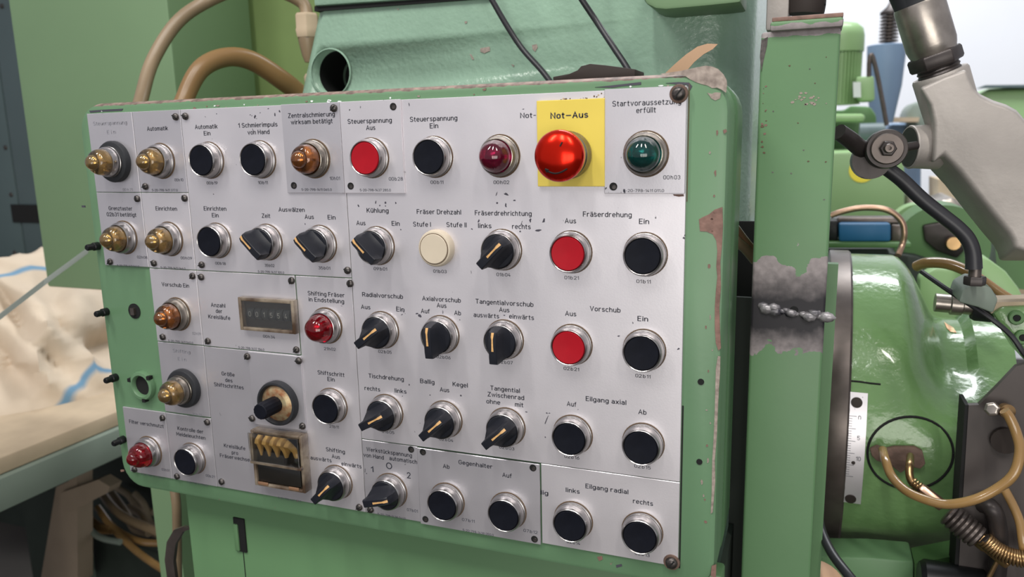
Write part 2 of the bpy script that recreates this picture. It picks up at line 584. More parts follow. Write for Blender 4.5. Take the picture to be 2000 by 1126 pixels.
# ------------------------------------------------------------------ the control box
PAN = thing('control_panel', 'green steel control box fronted with grey German-lettered plates, buttons, lamps and rotary switches', 'control panel', (0.23, 0.05, -0.3))
YB = 0.0016
x0, x1, z0, z1 = -0.0395, 0.5005, -0.2985, 0.0485
r = 0.024
loops = [rrect(x0 + 0.0045, x1 - 0.0045, z0 + 0.0045, z1 - 0.0045, r - 0.0045, YB), rrect(x0 + 0.0018, x1 - 0.0018, z0 + 0.0018, z1 - 0.0018, r - 0.002, YB + 0.001),
         rrect(x0, x1, z0, z1, r, YB + 0.005), rrect(x0, x1, z0, z1, r, YB + 0.03), rrect(x0 + 0.001, x1 - 0.001, z0 + 0.001, z1 - 0.001, r, YB + 0.031),
         rrect(x0 + 0.001, x1 - 0.001, z0 + 0.001, z1 - 0.001, r, YB + 0.034), rrect(x0 + 0.0006, x1 - 0.0006, z0 + 0.0006, z1 - 0.0006, r, YB + 0.0345)]
build('front_frame', MB().loft(loops), 'box', PAN, angle=30)
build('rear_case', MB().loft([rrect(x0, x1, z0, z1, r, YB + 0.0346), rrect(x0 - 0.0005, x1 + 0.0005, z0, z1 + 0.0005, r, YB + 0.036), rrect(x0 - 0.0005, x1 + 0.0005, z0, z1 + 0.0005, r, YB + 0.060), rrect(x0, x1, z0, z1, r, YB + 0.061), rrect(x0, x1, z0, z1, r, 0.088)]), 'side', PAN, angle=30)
# edge chips of the box
Yk = YB - 0.0003
chips = [('brown_chip', [(1365, 428), (1372, 424), (1385, 418), (1396, 409), (1411, 404), (1412, 440), (1410, 480), (1407, 510), (1408, 560), (1405, 600), (1406, 640), (1408, 680), (1403, 684), (1398, 670), (1396, 640), (1396, 600), (1398, 570), (1401, 540), (1399, 520), (1401, 490), (1399, 470), (1392, 457), (1380, 452), (1367, 451)]),
         ('grey_chip', [(1402, 695), (1407, 696), (1406, 730), (1404, 760), (1402, 800), (1400, 850), (1396, 900), (1397, 940), (1392, 1000), (1388, 1003), (1390, 960), (1391, 900), (1394, 850), (1396, 800), (1397, 760), (1398, 720)]),
         ('brown_chip', [(1390, 1105), (1399, 1102), (1398, 1128), (1388, 1124)]),
         ('grey_chip', [(1290, 144), (1331, 138), (1362, 131), (1379, 128), (1392, 130), (1403, 135), (1413, 145), (1419, 156), (1420, 166), (1418, 181), (1408, 174), (1400, 171), (1391, 172), (1382, 167), (1370, 164), (1358, 160), (1348, 155), (1338, 148), (1320, 146), (1300, 148)]),
         ('grey_chip', [(1381, 181), (1390, 183), (1397, 180), (1408, 181), (1406, 192), (1397, 196), (1389, 192), (1385, 186)]),
         ('brown_chip', [(1412, 254), (1418, 252), (1420, 257), (1414, 261)]),
         ('scratch', [(1162, 170), (1200, 166), (1252, 160), (1252, 165), (1215, 168), (1196, 171)]),
         ('scratch', [(1300, 162), (1325, 160), (1346, 161), (1352, 168), (1348, 176), (1342, 166), (1320, 164)]),
         ('brown_chip', [(942, 174), (949, 172), (949, 176), (944, 177)]),
         ('scratch', [(174, 216), (200, 214), (240, 212), (238, 216), (196, 218), (176, 220)]),
         ('brown_chip', [(1166, 1087), (1176, 1085), (1177, 1092), (1170, 1095)]), ('scratch', [(1203, 1103), (1214, 1101), (1215, 1105), (1204, 1108)]),
         ('scratch', [(159, 401), (165, 401), (166, 405), (160, 405)]), ('brown_chip', [(235, 917), (241, 917), (242, 920), (236, 921)])]
for mm, pts in chips:
    build('paint_chip', MB().prism(poly(pts, Yk), (0, 0.0008, 0)), mm, PAN)
for k in range(46):       # small chips along the top and right edges
    if k < 26:
        t = random.uniform(0.0, 0.97)
        cx, cz = x0 + 0.02 + t * 0.5, z1 - 0.0065 - random.random() ** 2 * 0.004
        mm = random.choice(['white', 'brown_chip', 'brown_chip', 'grey_chip'])
    else:
        cx, cz = x1 - 0.0065 - random.random() * 0.005, random.uniform(-0.27, 0.02)
        mm = random.choice(['brown_chip', 'grey_chip'])
    sx, sz = random.uniform(0.0005, 0.0022), random.uniform(0.0004, 0.0010)
    if k >= 26:
        sx, sz = sz, sx
    pts = [Vector((cx + sx * math.cos(t) * random.uniform(0.6, 1.2), Yk, cz + sz * math.sin(t) * random.uniform(0.6, 1.2))) for t in [i * PI / 4 for i in range(8)]]
    build('paint_chip', MB().prism(pts, (0, 0.0008, 0)), mm, PAN)
# worn dark rim right of the plates
build('sealant_line', MB().box((0.4755, YB - 0.0004, -0.283), (0.4764, YB + 0.001, -0.165)), 'dark', PAN)
build('sealant_line', MB().box((0.4755, YB - 0.0004, -0.03), (0.4760, YB + 0.001, 0.042)), 'groove', PAN)
# pins and holes of the bare green strip at left
for px, py in [(190, 480), (207, 608), (225, 736), (240, 857)]:
    c = P(px + 2, py, YB)
    build('locating_pin', MB().lathe([(0.0036, 0), (0.0036, 0.005), (0.0028, 0.0055), (0.0028, 0.011), (0.0022, 0.012)], c, n=16), 'pin', PAN)
for px, py, rr_ in [(1369, 745, 0.0021), (1366, 901, 0.0020)]:
    build('drilled_hole', MB().lathe([(rr_, 0), (rr_, 0.0005)], P(px, py, YB), n=16), 'dark', PAN)
c = P(263, 607, YB)
hole = build('key_hole', MB().lathe([(0.0068, 0), (0.0068, 0.0006), (0.0062, 0.0006)], c, n=28), 'dark', PAN)
build('square_spindle', MB().box((c.x - 0.002, c.y - 0.003, c.z - 0.003), (c.x + 0.002, c.y - 0.0005, c.z + 0.003)), 'dark_steel', hole)
c = P(282, 751, YB)
sock = build('socket_ring', MB().lathe([(0.0135, 0), (0.0135, 0.002), (0.0125, 0.0045), (0.010, 0.0048), (0.0088, 0.003), (0.0088, 0.0008)], c, n=40, cap=False), 'box', PAN, label='empty green threaded socket ring without a lamp')
build('dark_opening', MB().lathe([(0.0088, 0.0004), (0.0088, 0.0010)], c, n=32), 'dark', sock)
for k in range(3):
    t = math.radians(40 + 120 * k)
    d = Vector((math.cos(t), 0, math.sin(t))) * 0.0132
    build('ring_notch', MB().box(c + d + Vector((-0.0016, -0.0052, -0.0016)), c + d + Vector((0.0016, -0.0008, 0.0016))), 'dark', sock)

# ------------------------------------------------------------------ plates
UX = lambda px, py, Y=0: P(px, py, Y).x
G = 0.00025
PL = {}


def plate(key, a, b, c, d, Y=0.0, m='plate', label=None):
    """x from a to b, z from c (bottom) to d (top) in mm"""
    mb = MB().box((a / 1000 + G, Y, c / 1000 + G), (b / 1000 - G, Y + 0.00155, d / 1000 - G))
    o = build('label_plate', mb, m, PAN, bevel=0.0003, seg=1)
    if label:
        o['label'] = label
    PL[key] = o
    return o


T = 40.4
plate('a0', -26.8, 23.8, -25.8, T, m='plate_grey', label='small grey plate lettered Steuerspannung Ein')
plate('b0', 23.8, 74.8, -25.8, T, m='plate_grey', label='small grey plate lettered Automatik')
plate('a1', -26.8, 23.8, -89.5, -25.8, m='plate_grey', label='small plate lettered Grenztaster')
plate('b1', 23.8, 74.8, -89.8, -25.8, label='small plate lettered Einrichten')
plate('big1', 74.8, 225.6, -89.8, T, label='wide plate with the Automatik, Einrichten, Zeit and Auswälzen controls')
plate('main', 225.6, 475.4, -219.0, T, label='largest plate with the cutter and feed controls')
plate('main2', 375.6, 475.4, -281.8, -219.0 - 0.0, label='lower end of the largest plate with the Eilgang radial buttons')
plate('zen', 173.5, 225.2, -25.8, T + 0.3, Y=-0.0015, m='plate_grey', label='grey plate lettered Zentralschmierung wirksam betätigt')
plate('st', 225.2, 276.0, -25.8, T + 0.3, Y=-0.0017, label='screwed plate lettered Steuerspannung Aus')
plate('start', 422.8, 475.0, -25.2, T + 0.6, Y=-0.0018, m='plate_grey', label='grey plate lettered Startvoraussetzung erfüllt')
plate('b2', 23.8, 74.8, -154.3, -90.0, label='small plate lettered Vorschub Ein')
plate('anz', 74.8, 173.4, -154.6, -90.0, label='plate with the cycle counter window')
plate('b3', 23.8, 74.8, -218.6, -154.6, m='plate_grey', label='small plate lettered Shifting Ein')
plate('gr', 74.8, 175.0, -282.4, -154.9, m='plate_grey', label='tall grey plate with the preset counter')
plate('pot', 122.0, 174.5, -218.6, -155.2, Y=-0.0013, m='plate_grey', label='square plate of the shift step knob')
plate('sh', 174.0, 225.6, -282.0, -90.0, m='plate', label='tall plate of the Shifting controls')
plate('a4', -26.8, 23.8, -282.6, -219.3, m='plate_grey', label='small grey plate lettered Filter verschmutzt')
plate('b4', 23.8, 74.8, -282.6, -219.3, m='plate_grey', label='small grey plate lettered Kontrolle der Meldeleuchten')
plate('werk', 225.6, 275.6, -282.0, -219.2, m='plate_grey', label='small plate lettered Werkstückspannung')
plate('geg', 275.6, 375.4, -282.6, -219.2, Y=-0.0014, m='plate_grey', label='grey plate lettered Gegenhalter')
yp = build('warning_plate', MB().box((P(1048, 197, -0.0025).x, -0.0028, P(1178, 364, -0.0025).z), (P(1181, 190, -0.0025).x, 0.0, P(1048, 197, -0.0025).z)), 'yellow', PAN, bevel=0.0003, seg=1, label='yellow plate lettered Not-Aus')
# glue dirt round the yellow plate
gz1, gz0 = P(1048, 197, -0.0025).z, P(1178, 364, -0.0025).z
gx0, gx1 = P(1048, 197, -0.0025).x, P(1181, 190, -0.0025).x
for k in range(34):
    if k % 2:
        cx, cz = random.uniform(gx0 + 0.015, gx1 + 0.001), gz1 + random.uniform(0, 0.0012)
        if cx > gx1 - 0.01:
            cz += random.uniform(0, 0.003)
    else:
        cx, cz = gx1 + random.uniform(0.0, 0.0012), random.uniform(gz0, gz1 + 0.004)
    s_ = random.uniform(0.0003, 0.0008)
    build('glue_crumb', MB().lathe([(s_, 0), (s_ * 0.5, 0.0006)], (cx, 0.0002, cz), n=6), random.choice(['rust', 'groove', 'wood']), PL['main'])
# rust stain below the Startvoraussetzung plate
build('rust_stain', MB().prism(poly([(1314, 379), (1335, 379), (1336, 383), (1326, 384), (1316, 382)], -0.0001), (0, 0.0003, 0)), 'brown_chip', PL['main'])

# ------------------------------------------------------------------ lettering
def arc(cx, cy, rx, ry, a0, a1):
    n = max(3, int(abs(a1 - a0) / 22))
    return [(cx + rx * math.cos(math.radians(a0 + (a1 - a0) * i / n)), cy + ry * math.sin(math.radians(a0 + (a1 - a0) * i / n))) for i in range(n + 1)]


def stad(w_, h):
    r_ = w_ / 2
    return arc(r_, h - r_, r_, r_, 0, 180) + arc(r_, r_, r_, r_, 180, 360) + [(w_, h - r_)]


# single-line lettering, capitals 10 high, small letters 7 high; '.' marks a dot
GL = {
    'A': [[(0, 0), (3.2, 10), (6.4, 0)], [(1.1, 3.2), (5.3, 3.2)]],
    'B': [[(0, 0), (0, 10), (3.2, 10)] + arc(3.2, 7.6, 2.4, 2.4, 90, -90) + [(0, 5.2)], [(3.2, 5.2)] + arc(3.3, 2.6, 2.7, 2.6, 90, -90) + [(0, 0)]],
    'D': [[(0, 0), (0, 10)] + arc(2.6, 7, 3.2, 3, 90, 0) + arc(2.6, 3, 3.2, 3, 0, -90) + [(0, 0)]],
    'E': [[(4.8, 0), (0, 0), (0, 10), (4.8, 10)], [(0, 5.2), (4.3, 5.2)]],
    'F': [[(0, 0), (0, 10), (4.8, 10)], [(0, 5.2), (4.2, 5.2)]],
    'G': [arc(3, 7, 3, 3, 20, 180) + arc(3, 3, 3, 3, 180, 360) + [(6, 4.8), (3.5, 4.8)]],
    'H': [[(0, 0), (0, 10)], [(5.8, 0), (5.8, 10)], [(0, 5.2), (5.8, 5.2)]],
    'I': [[(0, 0), (0, 10)]],
    'K': [[(0, 0), (0, 10)], [(5.4, 10), (0, 3.6)], [(1.9, 5.8), (5.7, 0)]],
    'M': [[(0, 0), (0, 10), (3.5, 3.5), (7, 10), (7, 0)]],
    'N': [[(0, 0), (0, 10), (5.8, 0), (5.8, 10)]],
    'O': [arc(4.2, 5, 4.2, 5, 0, 360)],
    'R': [[(0, 0), (0, 10)] + arc(3.2, 7.4, 2.6, 2.6, 90, -90) + [(0, 4.8)], [(3.2, 4.8), (5.9, 0)]],
    'S': [arc(2.9, 7.45, 2.7, 2.55, 30, 270)[:-1] + arc(2.9, 2.45, 2.9, 2.45, 90, -150)],
    'T': [[(0, 10), (6, 10)], [(3, 0), (3, 10)]],
    'V': [[(0, 10), (3.1, 0), (6.2, 10)]],
    'W': [[(0, 10), (2.2, 0), (4.5, 10), (6.8, 0), (9, 10)]],
    'Z': [[(0, 10), (5.4, 10), (0, 0), (5.6, 0)]],
    'a': [arc(2.2, 4.9, 2.2, 2.1, 145, 0) + [(4.4, 0)], [(4.4, 4.0)] + arc(2.0, 2.0, 2.0, 2.0, 90, 270) + [(2.9, 0.1), (4.4, 1.4)]],
    'b': [[(0, 10), (0, 0)], arc(2.3, 4.7, 2.3, 2.3, 180, 0) + arc(2.3, 2.3, 2.3, 2.3, 0, -180)],
    'c': [arc(2.2, 4.8, 2.2, 2.2, 40, 180) + arc(2.2, 2.2, 2.2, 2.2, 180, 320)],
    'd': [[(4.6, 10), (4.6, 0)], arc(2.3, 4.7, 2.3, 2.3, 0, 180) + arc(2.3, 2.3, 2.3, 2.3, 180, 360)],
    'e': [[(0, 3.6), (4.6, 3.6)] + arc(2.3, 4.7, 2.3, 2.3, 0, 180) + arc(2.3, 2.3, 2.3, 2.3, 180, 320)],
    'f': [arc(2.8, 8.2, 1.8, 1.8, 80, 180) + [(1, 0)], [(-.3, 6.8), (2.8, 6.8)]],
    'g': [arc(2.3, 4.7, 2.3, 2.3, 0, 180) + arc(2.3, 2.3, 2.3, 2.3, 180, 360), [(4.6, 7)] + arc(2.3, -.6, 2.3, 2.3, 0, -140)],
    'h': [[(0, 10), (0, 0)], arc(2.3, 4.7, 2.3, 2.3, 180, 0) + [(4.6, 0)]],
    'i': [[(0, 0), (0, 7)], [(0, 8.9), (0, 9.9)]],
    'k': [[(0, 0), (0, 10)], [(4.2, 7), (0, 2.6)], [(1.6, 4.2), (4.5, 0)]],
    'l': [[(0, 0), (0, 10)]],
    'm': [[(0, 0), (0, 7)], arc(1.9, 5.1, 1.9, 1.9, 180, 0) + [(3.8, 0)], arc(5.7, 5.1, 1.9, 1.9, 180, 0) + [(7.6, 0)]],
    'n': [[(0, 0), (0, 7)], arc(2.3, 4.7, 2.3, 2.3, 180, 0) + [(4.6, 0)]],
    'o': [stad(4.6, 7)],
    'p': [[(0, 7), (0, -2.9)], arc(2.3, 4.7, 2.3, 2.3, 180, 0) + arc(2.3, 2.3, 2.3, 2.3, 0, -180)],
    'r': [[(0, 0), (0, 7)], arc(2.3, 4.7, 2.3, 2.3, 180, 60)],
    's': [arc(2, 5.25, 1.9, 1.75, 30, 270)[:-1] + arc(2, 1.75, 2.1, 1.75, 90, -150)],
    't': [[(1, 9.2)] + arc(2.4, 1.4, 1.4, 1.4, 180, 280), [(-.3, 6.8), (2.9, 6.8)]],
    'u': [[(0, 7)] + arc(2.3, 2.3, 2.3, 2.3, 180, 360) + [(4.6, 7)], [(4.6, 3), (4.6, 0)]],
    'v': [[(0, 7), (2.4, 0), (4.8, 7)]],
    'w': [[(0, 7), (1.8, 0), (3.6, 7), (5.4, 0), (7.2, 7)]],
    'x': [[(0, 7), (4.6, 0)], [(0, 0), (4.6, 7)]],
    'z': [[(0, 7), (4.2, 7), (0, 0), (4.4, 0)]],
    'ß': [[(0, 0)] + arc(2.2, 7.8, 2.2, 2.2, 180, 0) + [(2.4, 5.6)] + arc(2.4, 2.8, 2.4, 2.8, 80, -110)],
    '0': [stad(5.4, 10)],
    '1': [[(0, 7.4), (2.4, 10), (2.4, 0)]],
    '2': [arc(2.7, 7.3, 2.7, 2.7, 170, -35) + [(0, 0), (5.6, 0)]],
    '3': [arc(2.6, 7.5, 2.4, 2.5, 150, -90)[:-1] + arc(2.6, 2.6, 2.8, 2.6, 90, -150)],
    '4': [[(3.0, 10), (0, 2.6), (5.6, 2.6)], [(4.1, 5), (4.1, 0)]],
    '5': [[(5, 10), (.6, 10), (.3, 5.2)] + arc(2.6, 3.1, 2.8, 3.1, 120, -150)],
    '6': [[(4.2, 10)] + arc(2.8, 2.9, 2.8, 2.9, 140, 500)],
    '7': [[(0, 10), (5.2, 10), (1.8, 0)]],
    '8': [arc(2.8, 7.6, 2.3, 2.4, -90, 270), arc(2.8, 2.6, 2.8, 2.6, 90, 450)],
    '9': [[(1.4, 0)] + arc(2.8, 7.1, 2.8, 2.9, -40, 320)],
    '-': [[(0, 4.4), (3, 4.4)]], '—': [[(0, 4.4), (6.5, 4.4)]], '.': [[(0, 0), (0, 1.0)]], '·': [[(0, 4.2), (0, 5.2)]]}
for k_, b_, ww, hh in (('ä', 'a', 4.4, 9.2), ('ö', 'o', 4.6, 9.2), ('ü', 'u', 4.6, 9.2)):
    GL[k_] = GL[b_] + [[(ww * .22, hh - .5), (ww * .22, hh + .5)], [(ww * .78, hh - .5), (ww * .78, hh + .5)]]
_tc = {}


def text_mesh(s, w_=1.25):
    """flat strokes of the text, capitals 1 high, starting at x = 0"""
    if (s, w_) in _tc:
        return _tc[(s, w_)]
    vs, fs = [], []
    x0 = 0
    sc = 1 / (10 + w_)
    for ch in s:
        if ch in ' _':
            x0 += 3.6 if ch == ' ' else 1.3
            continue
        wid = max(p_[0] for st__ in GL[ch] for p_ in st__)
        for st__ in GL[ch]:
            p = [Vector((a, b)) for i, (a, b) in enumerate(st__) if i == 0 or (abs(a - st__[i - 1][0]) + abs(b - st__[i - 1][1])) > 1e-4]
            closed = (p[0] - p[-1]).length < 1e-3
            m_ = len(p)
            k = len(vs)
            for i in range(m_):
                a = p[i] - p[i - 1] if i else (p[0] - p[-2] if closed else p[1] - p[0])
                b = p[i + 1] - p[i] if i < m_ - 1 else (p[1] - p[0] if closed else p[-1] - p[-2])
                a, b = a.normalized(), b.normalized()
                n1 = Vector((-a.y - b.y, a.x + b.x))
                n1 = n1.normalized() if n1.length > 1e-4 else Vector((-a.y, a.x))
                c = max(0.45, abs(n1.dot(Vector((-a.y, a.x)))))
                q = n1 * (w_ / 2 / c)
                e = Vector((0, 0))
                if not closed and i == 0:
                    e = -b * w_ * .3
                if not closed and i == m_ - 1:
                    e = a * w_ * .3
                for sg in (1, -1):
                    v = p[i] + e + q * sg
                    vs.append(Vector(((v.x + x0 + w_ / 2) * sc, (v.y + w_ / 2) * sc, 0)))
            for i in range(m_ - 1):
                fs.append((k + 2 * i, k + 2 * i + 1, k + 2 * i + 3, k + 2 * i + 2))
        x0 += wid + w_ + 1.25
    _tc[(s, w_)] = (vs, fs)
    return vs, fs


CAPH = 1.0


def lettering(plate_o, Y, entries, name='lettering'):
    """entries: (text, x left px, x right px, y px of the capitals' middle, capital height mm, ink)"""
    by = {}
    for s, xl, xr, yc, h, ink in entries:
        vs, fs = text_mesh(s, 2.0 if h == 4.15 else (1.6 if h > 3.3 else 1.4))
        a, b = P(xl, yc, Y), P(xr, yc, Y)
        c = P((xl + xr) / 2, yc, Y)
        mn, mx = min(v.x for v in vs), max(v.x for v in vs)
        sx = (b.x - a.x) / (mx - mn)
        sz = h / 1000 / CAPH
        mb = by.setdefault(ink, MB())
        mb.add([(a.x + (v.x - mn) * sx, Y - 0.00012, c.z - h / 2000 + v.y * sz) for v in vs], fs)
    for ink, mb in by.items():
        loc = Vector((plate_o.location.x, 0, plate_o.location.z)) * 0 + WLOC[plate_o.name]
        mb.v = [v - loc for v in mb.v]
        me = bpy.data.meshes.new(name)
        me.from_pydata([tuple(v) for v in mb.v], [], mb.f)
        o = put(name, me, M[ink], plate_o, loc)
        o['kind'] = 'stuff'


K, F_, C_ = 'ink', 'ink_pale', 'ink_code'
H, h_, n_ = 3.55, 2.45, 1.9
lettering(PL['a0'], 0, [('Steuerspannung', 182, 248, 240, 3.3, F_), ('E i n', 209, 226, 257.6, 3.3, F_), ('00 h 71', 240, 259, 370, 2.4, F_)])
lettering(PL['b0'], 0, [('Automatik', 287, 328, 250.6, H, K), ('00_h_10', 341, 358, 351, 2.4, C_), ('5-20-798-1411 377.0', 297, 347, 371, n_, C_)])
lettering(PL['a1'], 0, [('Grenztaster', 212.4, 258.4, 406.6, H, K), ('02b31 betätigt', 208.6, 266, 418.6, H, K), ('02_h_08', 268, 288, 502, 2.4, C_), ('5-20-798-1411 063.0', 229, 272, 519, n_, C_)])
lettering(PL['b1'], 0, [('Einrichten', 304, 345.6, 407, H, K), ('00_h_09', 353, 375, 503.6, 2.4, C_), ('5-20-798-1411 046.0', 314, 362, 523, n_, C_)])
lettering(PL['big1'], 0, [('Automatik', 380.6, 425, 247, H, K), ('Ein', 398, 411, 260, H, K), ('1 Schmierimpuls', 465, 542, 243.6, H, K), ('von Hand', 483.4, 526.4, 257.6, H, K),
                          ('00_b_19', 403.6, 425, 357, h_, C_), ('10_b_11', 504, 523, 356.4, h_, C_), ('Einrichten', 398, 442, 407, H, K), ('Ein', 414, 427, 420, H, K), ('Zeit', 511, 527.6, 421, H, K),
                          ('00_b_18', 420.6, 441, 514, h_, C_), ('35_b_02', 517, 536, 518, h_, C_), ('5-20-798-1437 105.0', 504, 555, 531, n_, C_),
                          ('Auswälzen', 544, 595, 409, H, K), ('Aus', 595, 613, 423, H, K), ('Ein', 640, 655.4, 424, H, K), ('35_b_01', 622, 645, 523, h_, C_)])
lettering(PL['zen'], -0.0015, [('Zentralschmierung', 562, 654, 224, H, K), ('wirksam betätigt', 568, 649.6, 237, H, K), ('10_h_01', 644, 664, 348, 2.6, C_), ('5-20-798-1411 065.0', 589, 648, 370, n_, C_)])
lettering(PL['st'], -0.0017, [('Steuerspannung', 679, 765.4, 235.6, H, K), ('Aus', 715, 733, 249, H, K), ('00_b_28', 759.6, 787, 349, 2.6, C_), ('5-20-798-1437 285.0', 703, 763.4, 371, n_, C_)])
lettering(PL['start'], -0.0018, [('Startvoraussetzung', 1196, 1331, 200, H, K), ('erfüllt', 1242.7, 1281, 214.7, H, K), ('00_h_03', 1295.6, 1329, 346, 2.6, K), ('5-20-798-1411 011.0', 1217, 1297, 372, n_, K)])
lettering(yp, -0.0028, [('Not—Aus', 1075, 1149, 224.6, 4.15, 'ink')])
lettering(PL['main'], 0, [('Steuerspannung', 800.6, 893.4, 231.4, H, K), ('Ein', 839.4, 856, 245.4, H, K), ('00_b_11', 841, 866, 355.6, h_, C_),
                          ('Not-Aus', 1016, 1075, 224.5, H, K), ('00_h_02', 964, 994.8, 355.7, h_, K),
                          ('Kühlung', 716, 759, 410.6, H, K), ('Aus', 696, 714, 435, H, K), ('Ein', 765, 780.6, 436, H, K), ('09_b_01', 730, 756, 524.6, h_, C_),
                          ('Fräser Drehzahl', 814, 900.6, 413.4, H, K), ('Stufe I', 807, 841.6, 437.6, H, K), ('Stufe II', 872, 911.4, 438.6, H, K), ('01_b_03', 846.4, 872.4, 529.6, h_, C_),
                          ('Fräserdrehrichtung', 927.5, 1038.4, 416, H, K), ('links', 933.8, 960, 440.4, H, K), ('rechts', 1000, 1036.6, 442, H, K), ('01_b_04', 969.8, 997, 536, h_, C_),
                          ('Aus', 1103, 1125.5, 430.8, H, K), ('Fräserdrehung', 1138.5, 1234, 418.4, H, K), ('Ein', 1248, 1268, 432, H, K), ('01_b_21', 1102.5, 1130.6, 542, h_, C_), ('01_b_11', 1243, 1271, 549.3, h_, K),
                          ('Radialvorschub', 707.6, 787, 576.6, H, K), ('Aus', 705, 723.4, 599, H, K), ('Ein', 774, 790, 603.6, H, K), ('02_b_05', 739, 765, 686.6, h_, C_),
                          ('Axialvorschub', 824.6, 900, 584, H, K), ('Aus', 853, 872, 596, H, K), ('Auf', 822, 839.4, 607, H, K), ('Ab', 887, 900.4, 610.6, H, K), ('02_b_06', 852.6, 880, 697, h_, C_),
                          ('Tangentialvorschub', 929, 1041.8, 591, H, K), ('Aus', 974.7, 995, 604.5, H, K), ('auswärts', 925, 975, 615.4, H, K), ('·', 983.5, 986.5, 615, H, K), ('einwärts', 994.5, 1043, 618.4, H, K), ('02_b_07', 973, 1001.7, 707, h_, C_),
                          ('Aus', 1103.6, 1125.7, 612, H, K), ('Vorschub', 1152, 1212, 603.6, H, K), ('Ein', 1245, 1266, 622, H, K), ('02_b_21', 1101, 1131, 719.8, h_, K), ('02_b_11', 1241, 1270.6, 734, h_, K),
                          ('Tischdrehung', 720, 788.6, 736.4, H, K), ('rechts', 712, 742.4, 758.4, H, K), ('links', 771, 794, 763, H, K), ('01_b_05', 746, 770, 843, h_, C_),
                          ('Ballig', 820.6, 848.6, 744.4, H, K), ('Kegel', 884, 913.6, 750.6, H, K), ('Aus', 859, 877.6, 760.6, H, K), ('02_b_04', 858, 885, 858, h_, C_),
                          ('Tangential', 957.8, 1015.4, 759.6, H, K), ('Zwischenrad', 952, 1023.8, 772.6, H, K), ('ohne', 950, 977, 784, H, K), ('mit', 1005.8, 1022, 789.5, H, K), ('02_b_03', 975, 1004.6, 874, h_, C_),
                          ('Auf', 1107, 1125.7, 788.4, H, K), ('Eilgang axial', 1144, 1223.4, 781.6, H, K), ('Ab', 1246.5, 1262.7, 804, H, K), ('02_b_16', 1102.5, 1131.8, 892, h_, C_), ('02_b_15', 1239, 1271, 911, h_, C_)])
lettering(PL['main2'], 0, [('dig', 1051, 1071, 961, H, K), ('links', 1105, 1132.4, 957.4, H, K), ('Eilgang radial', 1143.5, 1227.4, 954, H, K), ('rechts', 1236, 1275.6, 980, H, K), ('02_b_14', 1107, 1133, 1058.6, h_, C_), ('02_b_13', 1240, 1269, 1081.6, h_, C_)])
lettering(PL['b2'], 0, [('Vorschub Ein', 316, 369, 556, H, K), ('02_h_09', 376, 392, 651, 2.4, F_), ('5-20-798-1411 045.0', 329, 377, 667, n_, C_)])
lettering(PL['anz'], 0, [('Anzahl', 412, 440, 595.6, H, K), ('der', 421.6, 434, 607, H, K), ('Kreisläufe', 407, 449.6, 619, H, K), ('00_h_34', 514, 537, 657, h_, C_), ('5-20-798-1437 106.0', 466, 516, 680, n_, C_)])
lettering(PL['b3'], 0, [('Shifting', 338, 371.6, 685.6, 3.3, F_), ('E i n', 347.6, 364, 701, 3.3, F_), ('21 h 01', 376, 394, 809, 2.4, F_)])
lettering(PL['gr'], 0, [('Größe', 433, 458, 730, H, K), ('des', 440, 454, 742, H, K), ('Shiftschrittes', 418.6, 475.6, 753, H, K), ('Kreisläufe', 437.6, 479, 872, H, K), ('pro', 452.6, 465, 883.4, H, K), ('Fräserwechsel', 430, 489, 893, H, K), ('5-20-798-1437 107.0', 544, 588, 975, n_, C_)])
lettering(PL['pot'], -0.0013, [('21_b_03', 533, 552, 816, 2.4, F_)])
lettering(PL['sh'], 0, [('Shifting Fräser', 601.4, 673, 574, H, K), ('in Endstellung', 603, 672, 586, H, K), ('21_h_02', 632.6, 655.6, 681, h_, C_), ('Shiftschritt', 620.6, 672.4, 729, H, K), ('Ein', 639.6, 653.6, 740, H, K), ('21_b_11', 643, 662, 832.6, h_, C_),
                        ('Shifting', 637, 673.6, 879, H, K), ('Aus', 648, 664, 891, H, K), ('auswärts', 606.6, 647.4, 895.6, H, K), ('einwärts', 667, 706, 907.4, H, K)])
lettering(PL['a4'], 0, [('Filter verschmutzt', 253, 319, 827, H, K), ('03_h_01', 316, 331, 917, 2.4, C_), ('5-20-798-1411 064.0', 276, 320, 929, n_, C_)])
lettering(PL['b4'], 0, [('Kontrolle der', 347, 397, 839, H, K), ('Meldeleuchten', 345, 401, 850.6, H, K), ('00_b_21', 402, 419, 929, 2.4, C_), ('5-20-798-1411 066.0', 366, 405, 944, n_, C_)])
lettering(PL['werk'], 0, [('Werkstückspannung', 716, 804.4, 882.4, H, K), ('von Hand', 710, 749.6, 890, H, K), ('automatisch', 760.6, 814.4, 897.6, H, K), ('O', 754, 766, 909, 5.6, K), ('1', 724, 729.6, 915.6, 4.8, K), ('2', 794, 802, 927.5, 5.2, K), ('07_b_01', 795, 816, 996, h_, C_), ('5-20-798-1438 041.0', 738, 792, 1007.5, n_, C_)])
lettering(PL['geg'], -0.0014, [('Ab', 865, 878, 910, H, K), ('Gegenhalter', 895.8, 961.8, 906, H, K), ('Auf', 981, 999.5, 927.5, H, K), ('07_b_11', 902.5, 927, 1015.5, h_, C_), ('07_b_12', 1022.5, 1050, 1037, h_, C_), ('5-20-798-1438 050.0', 904, 964, 1039, n_, C_)])


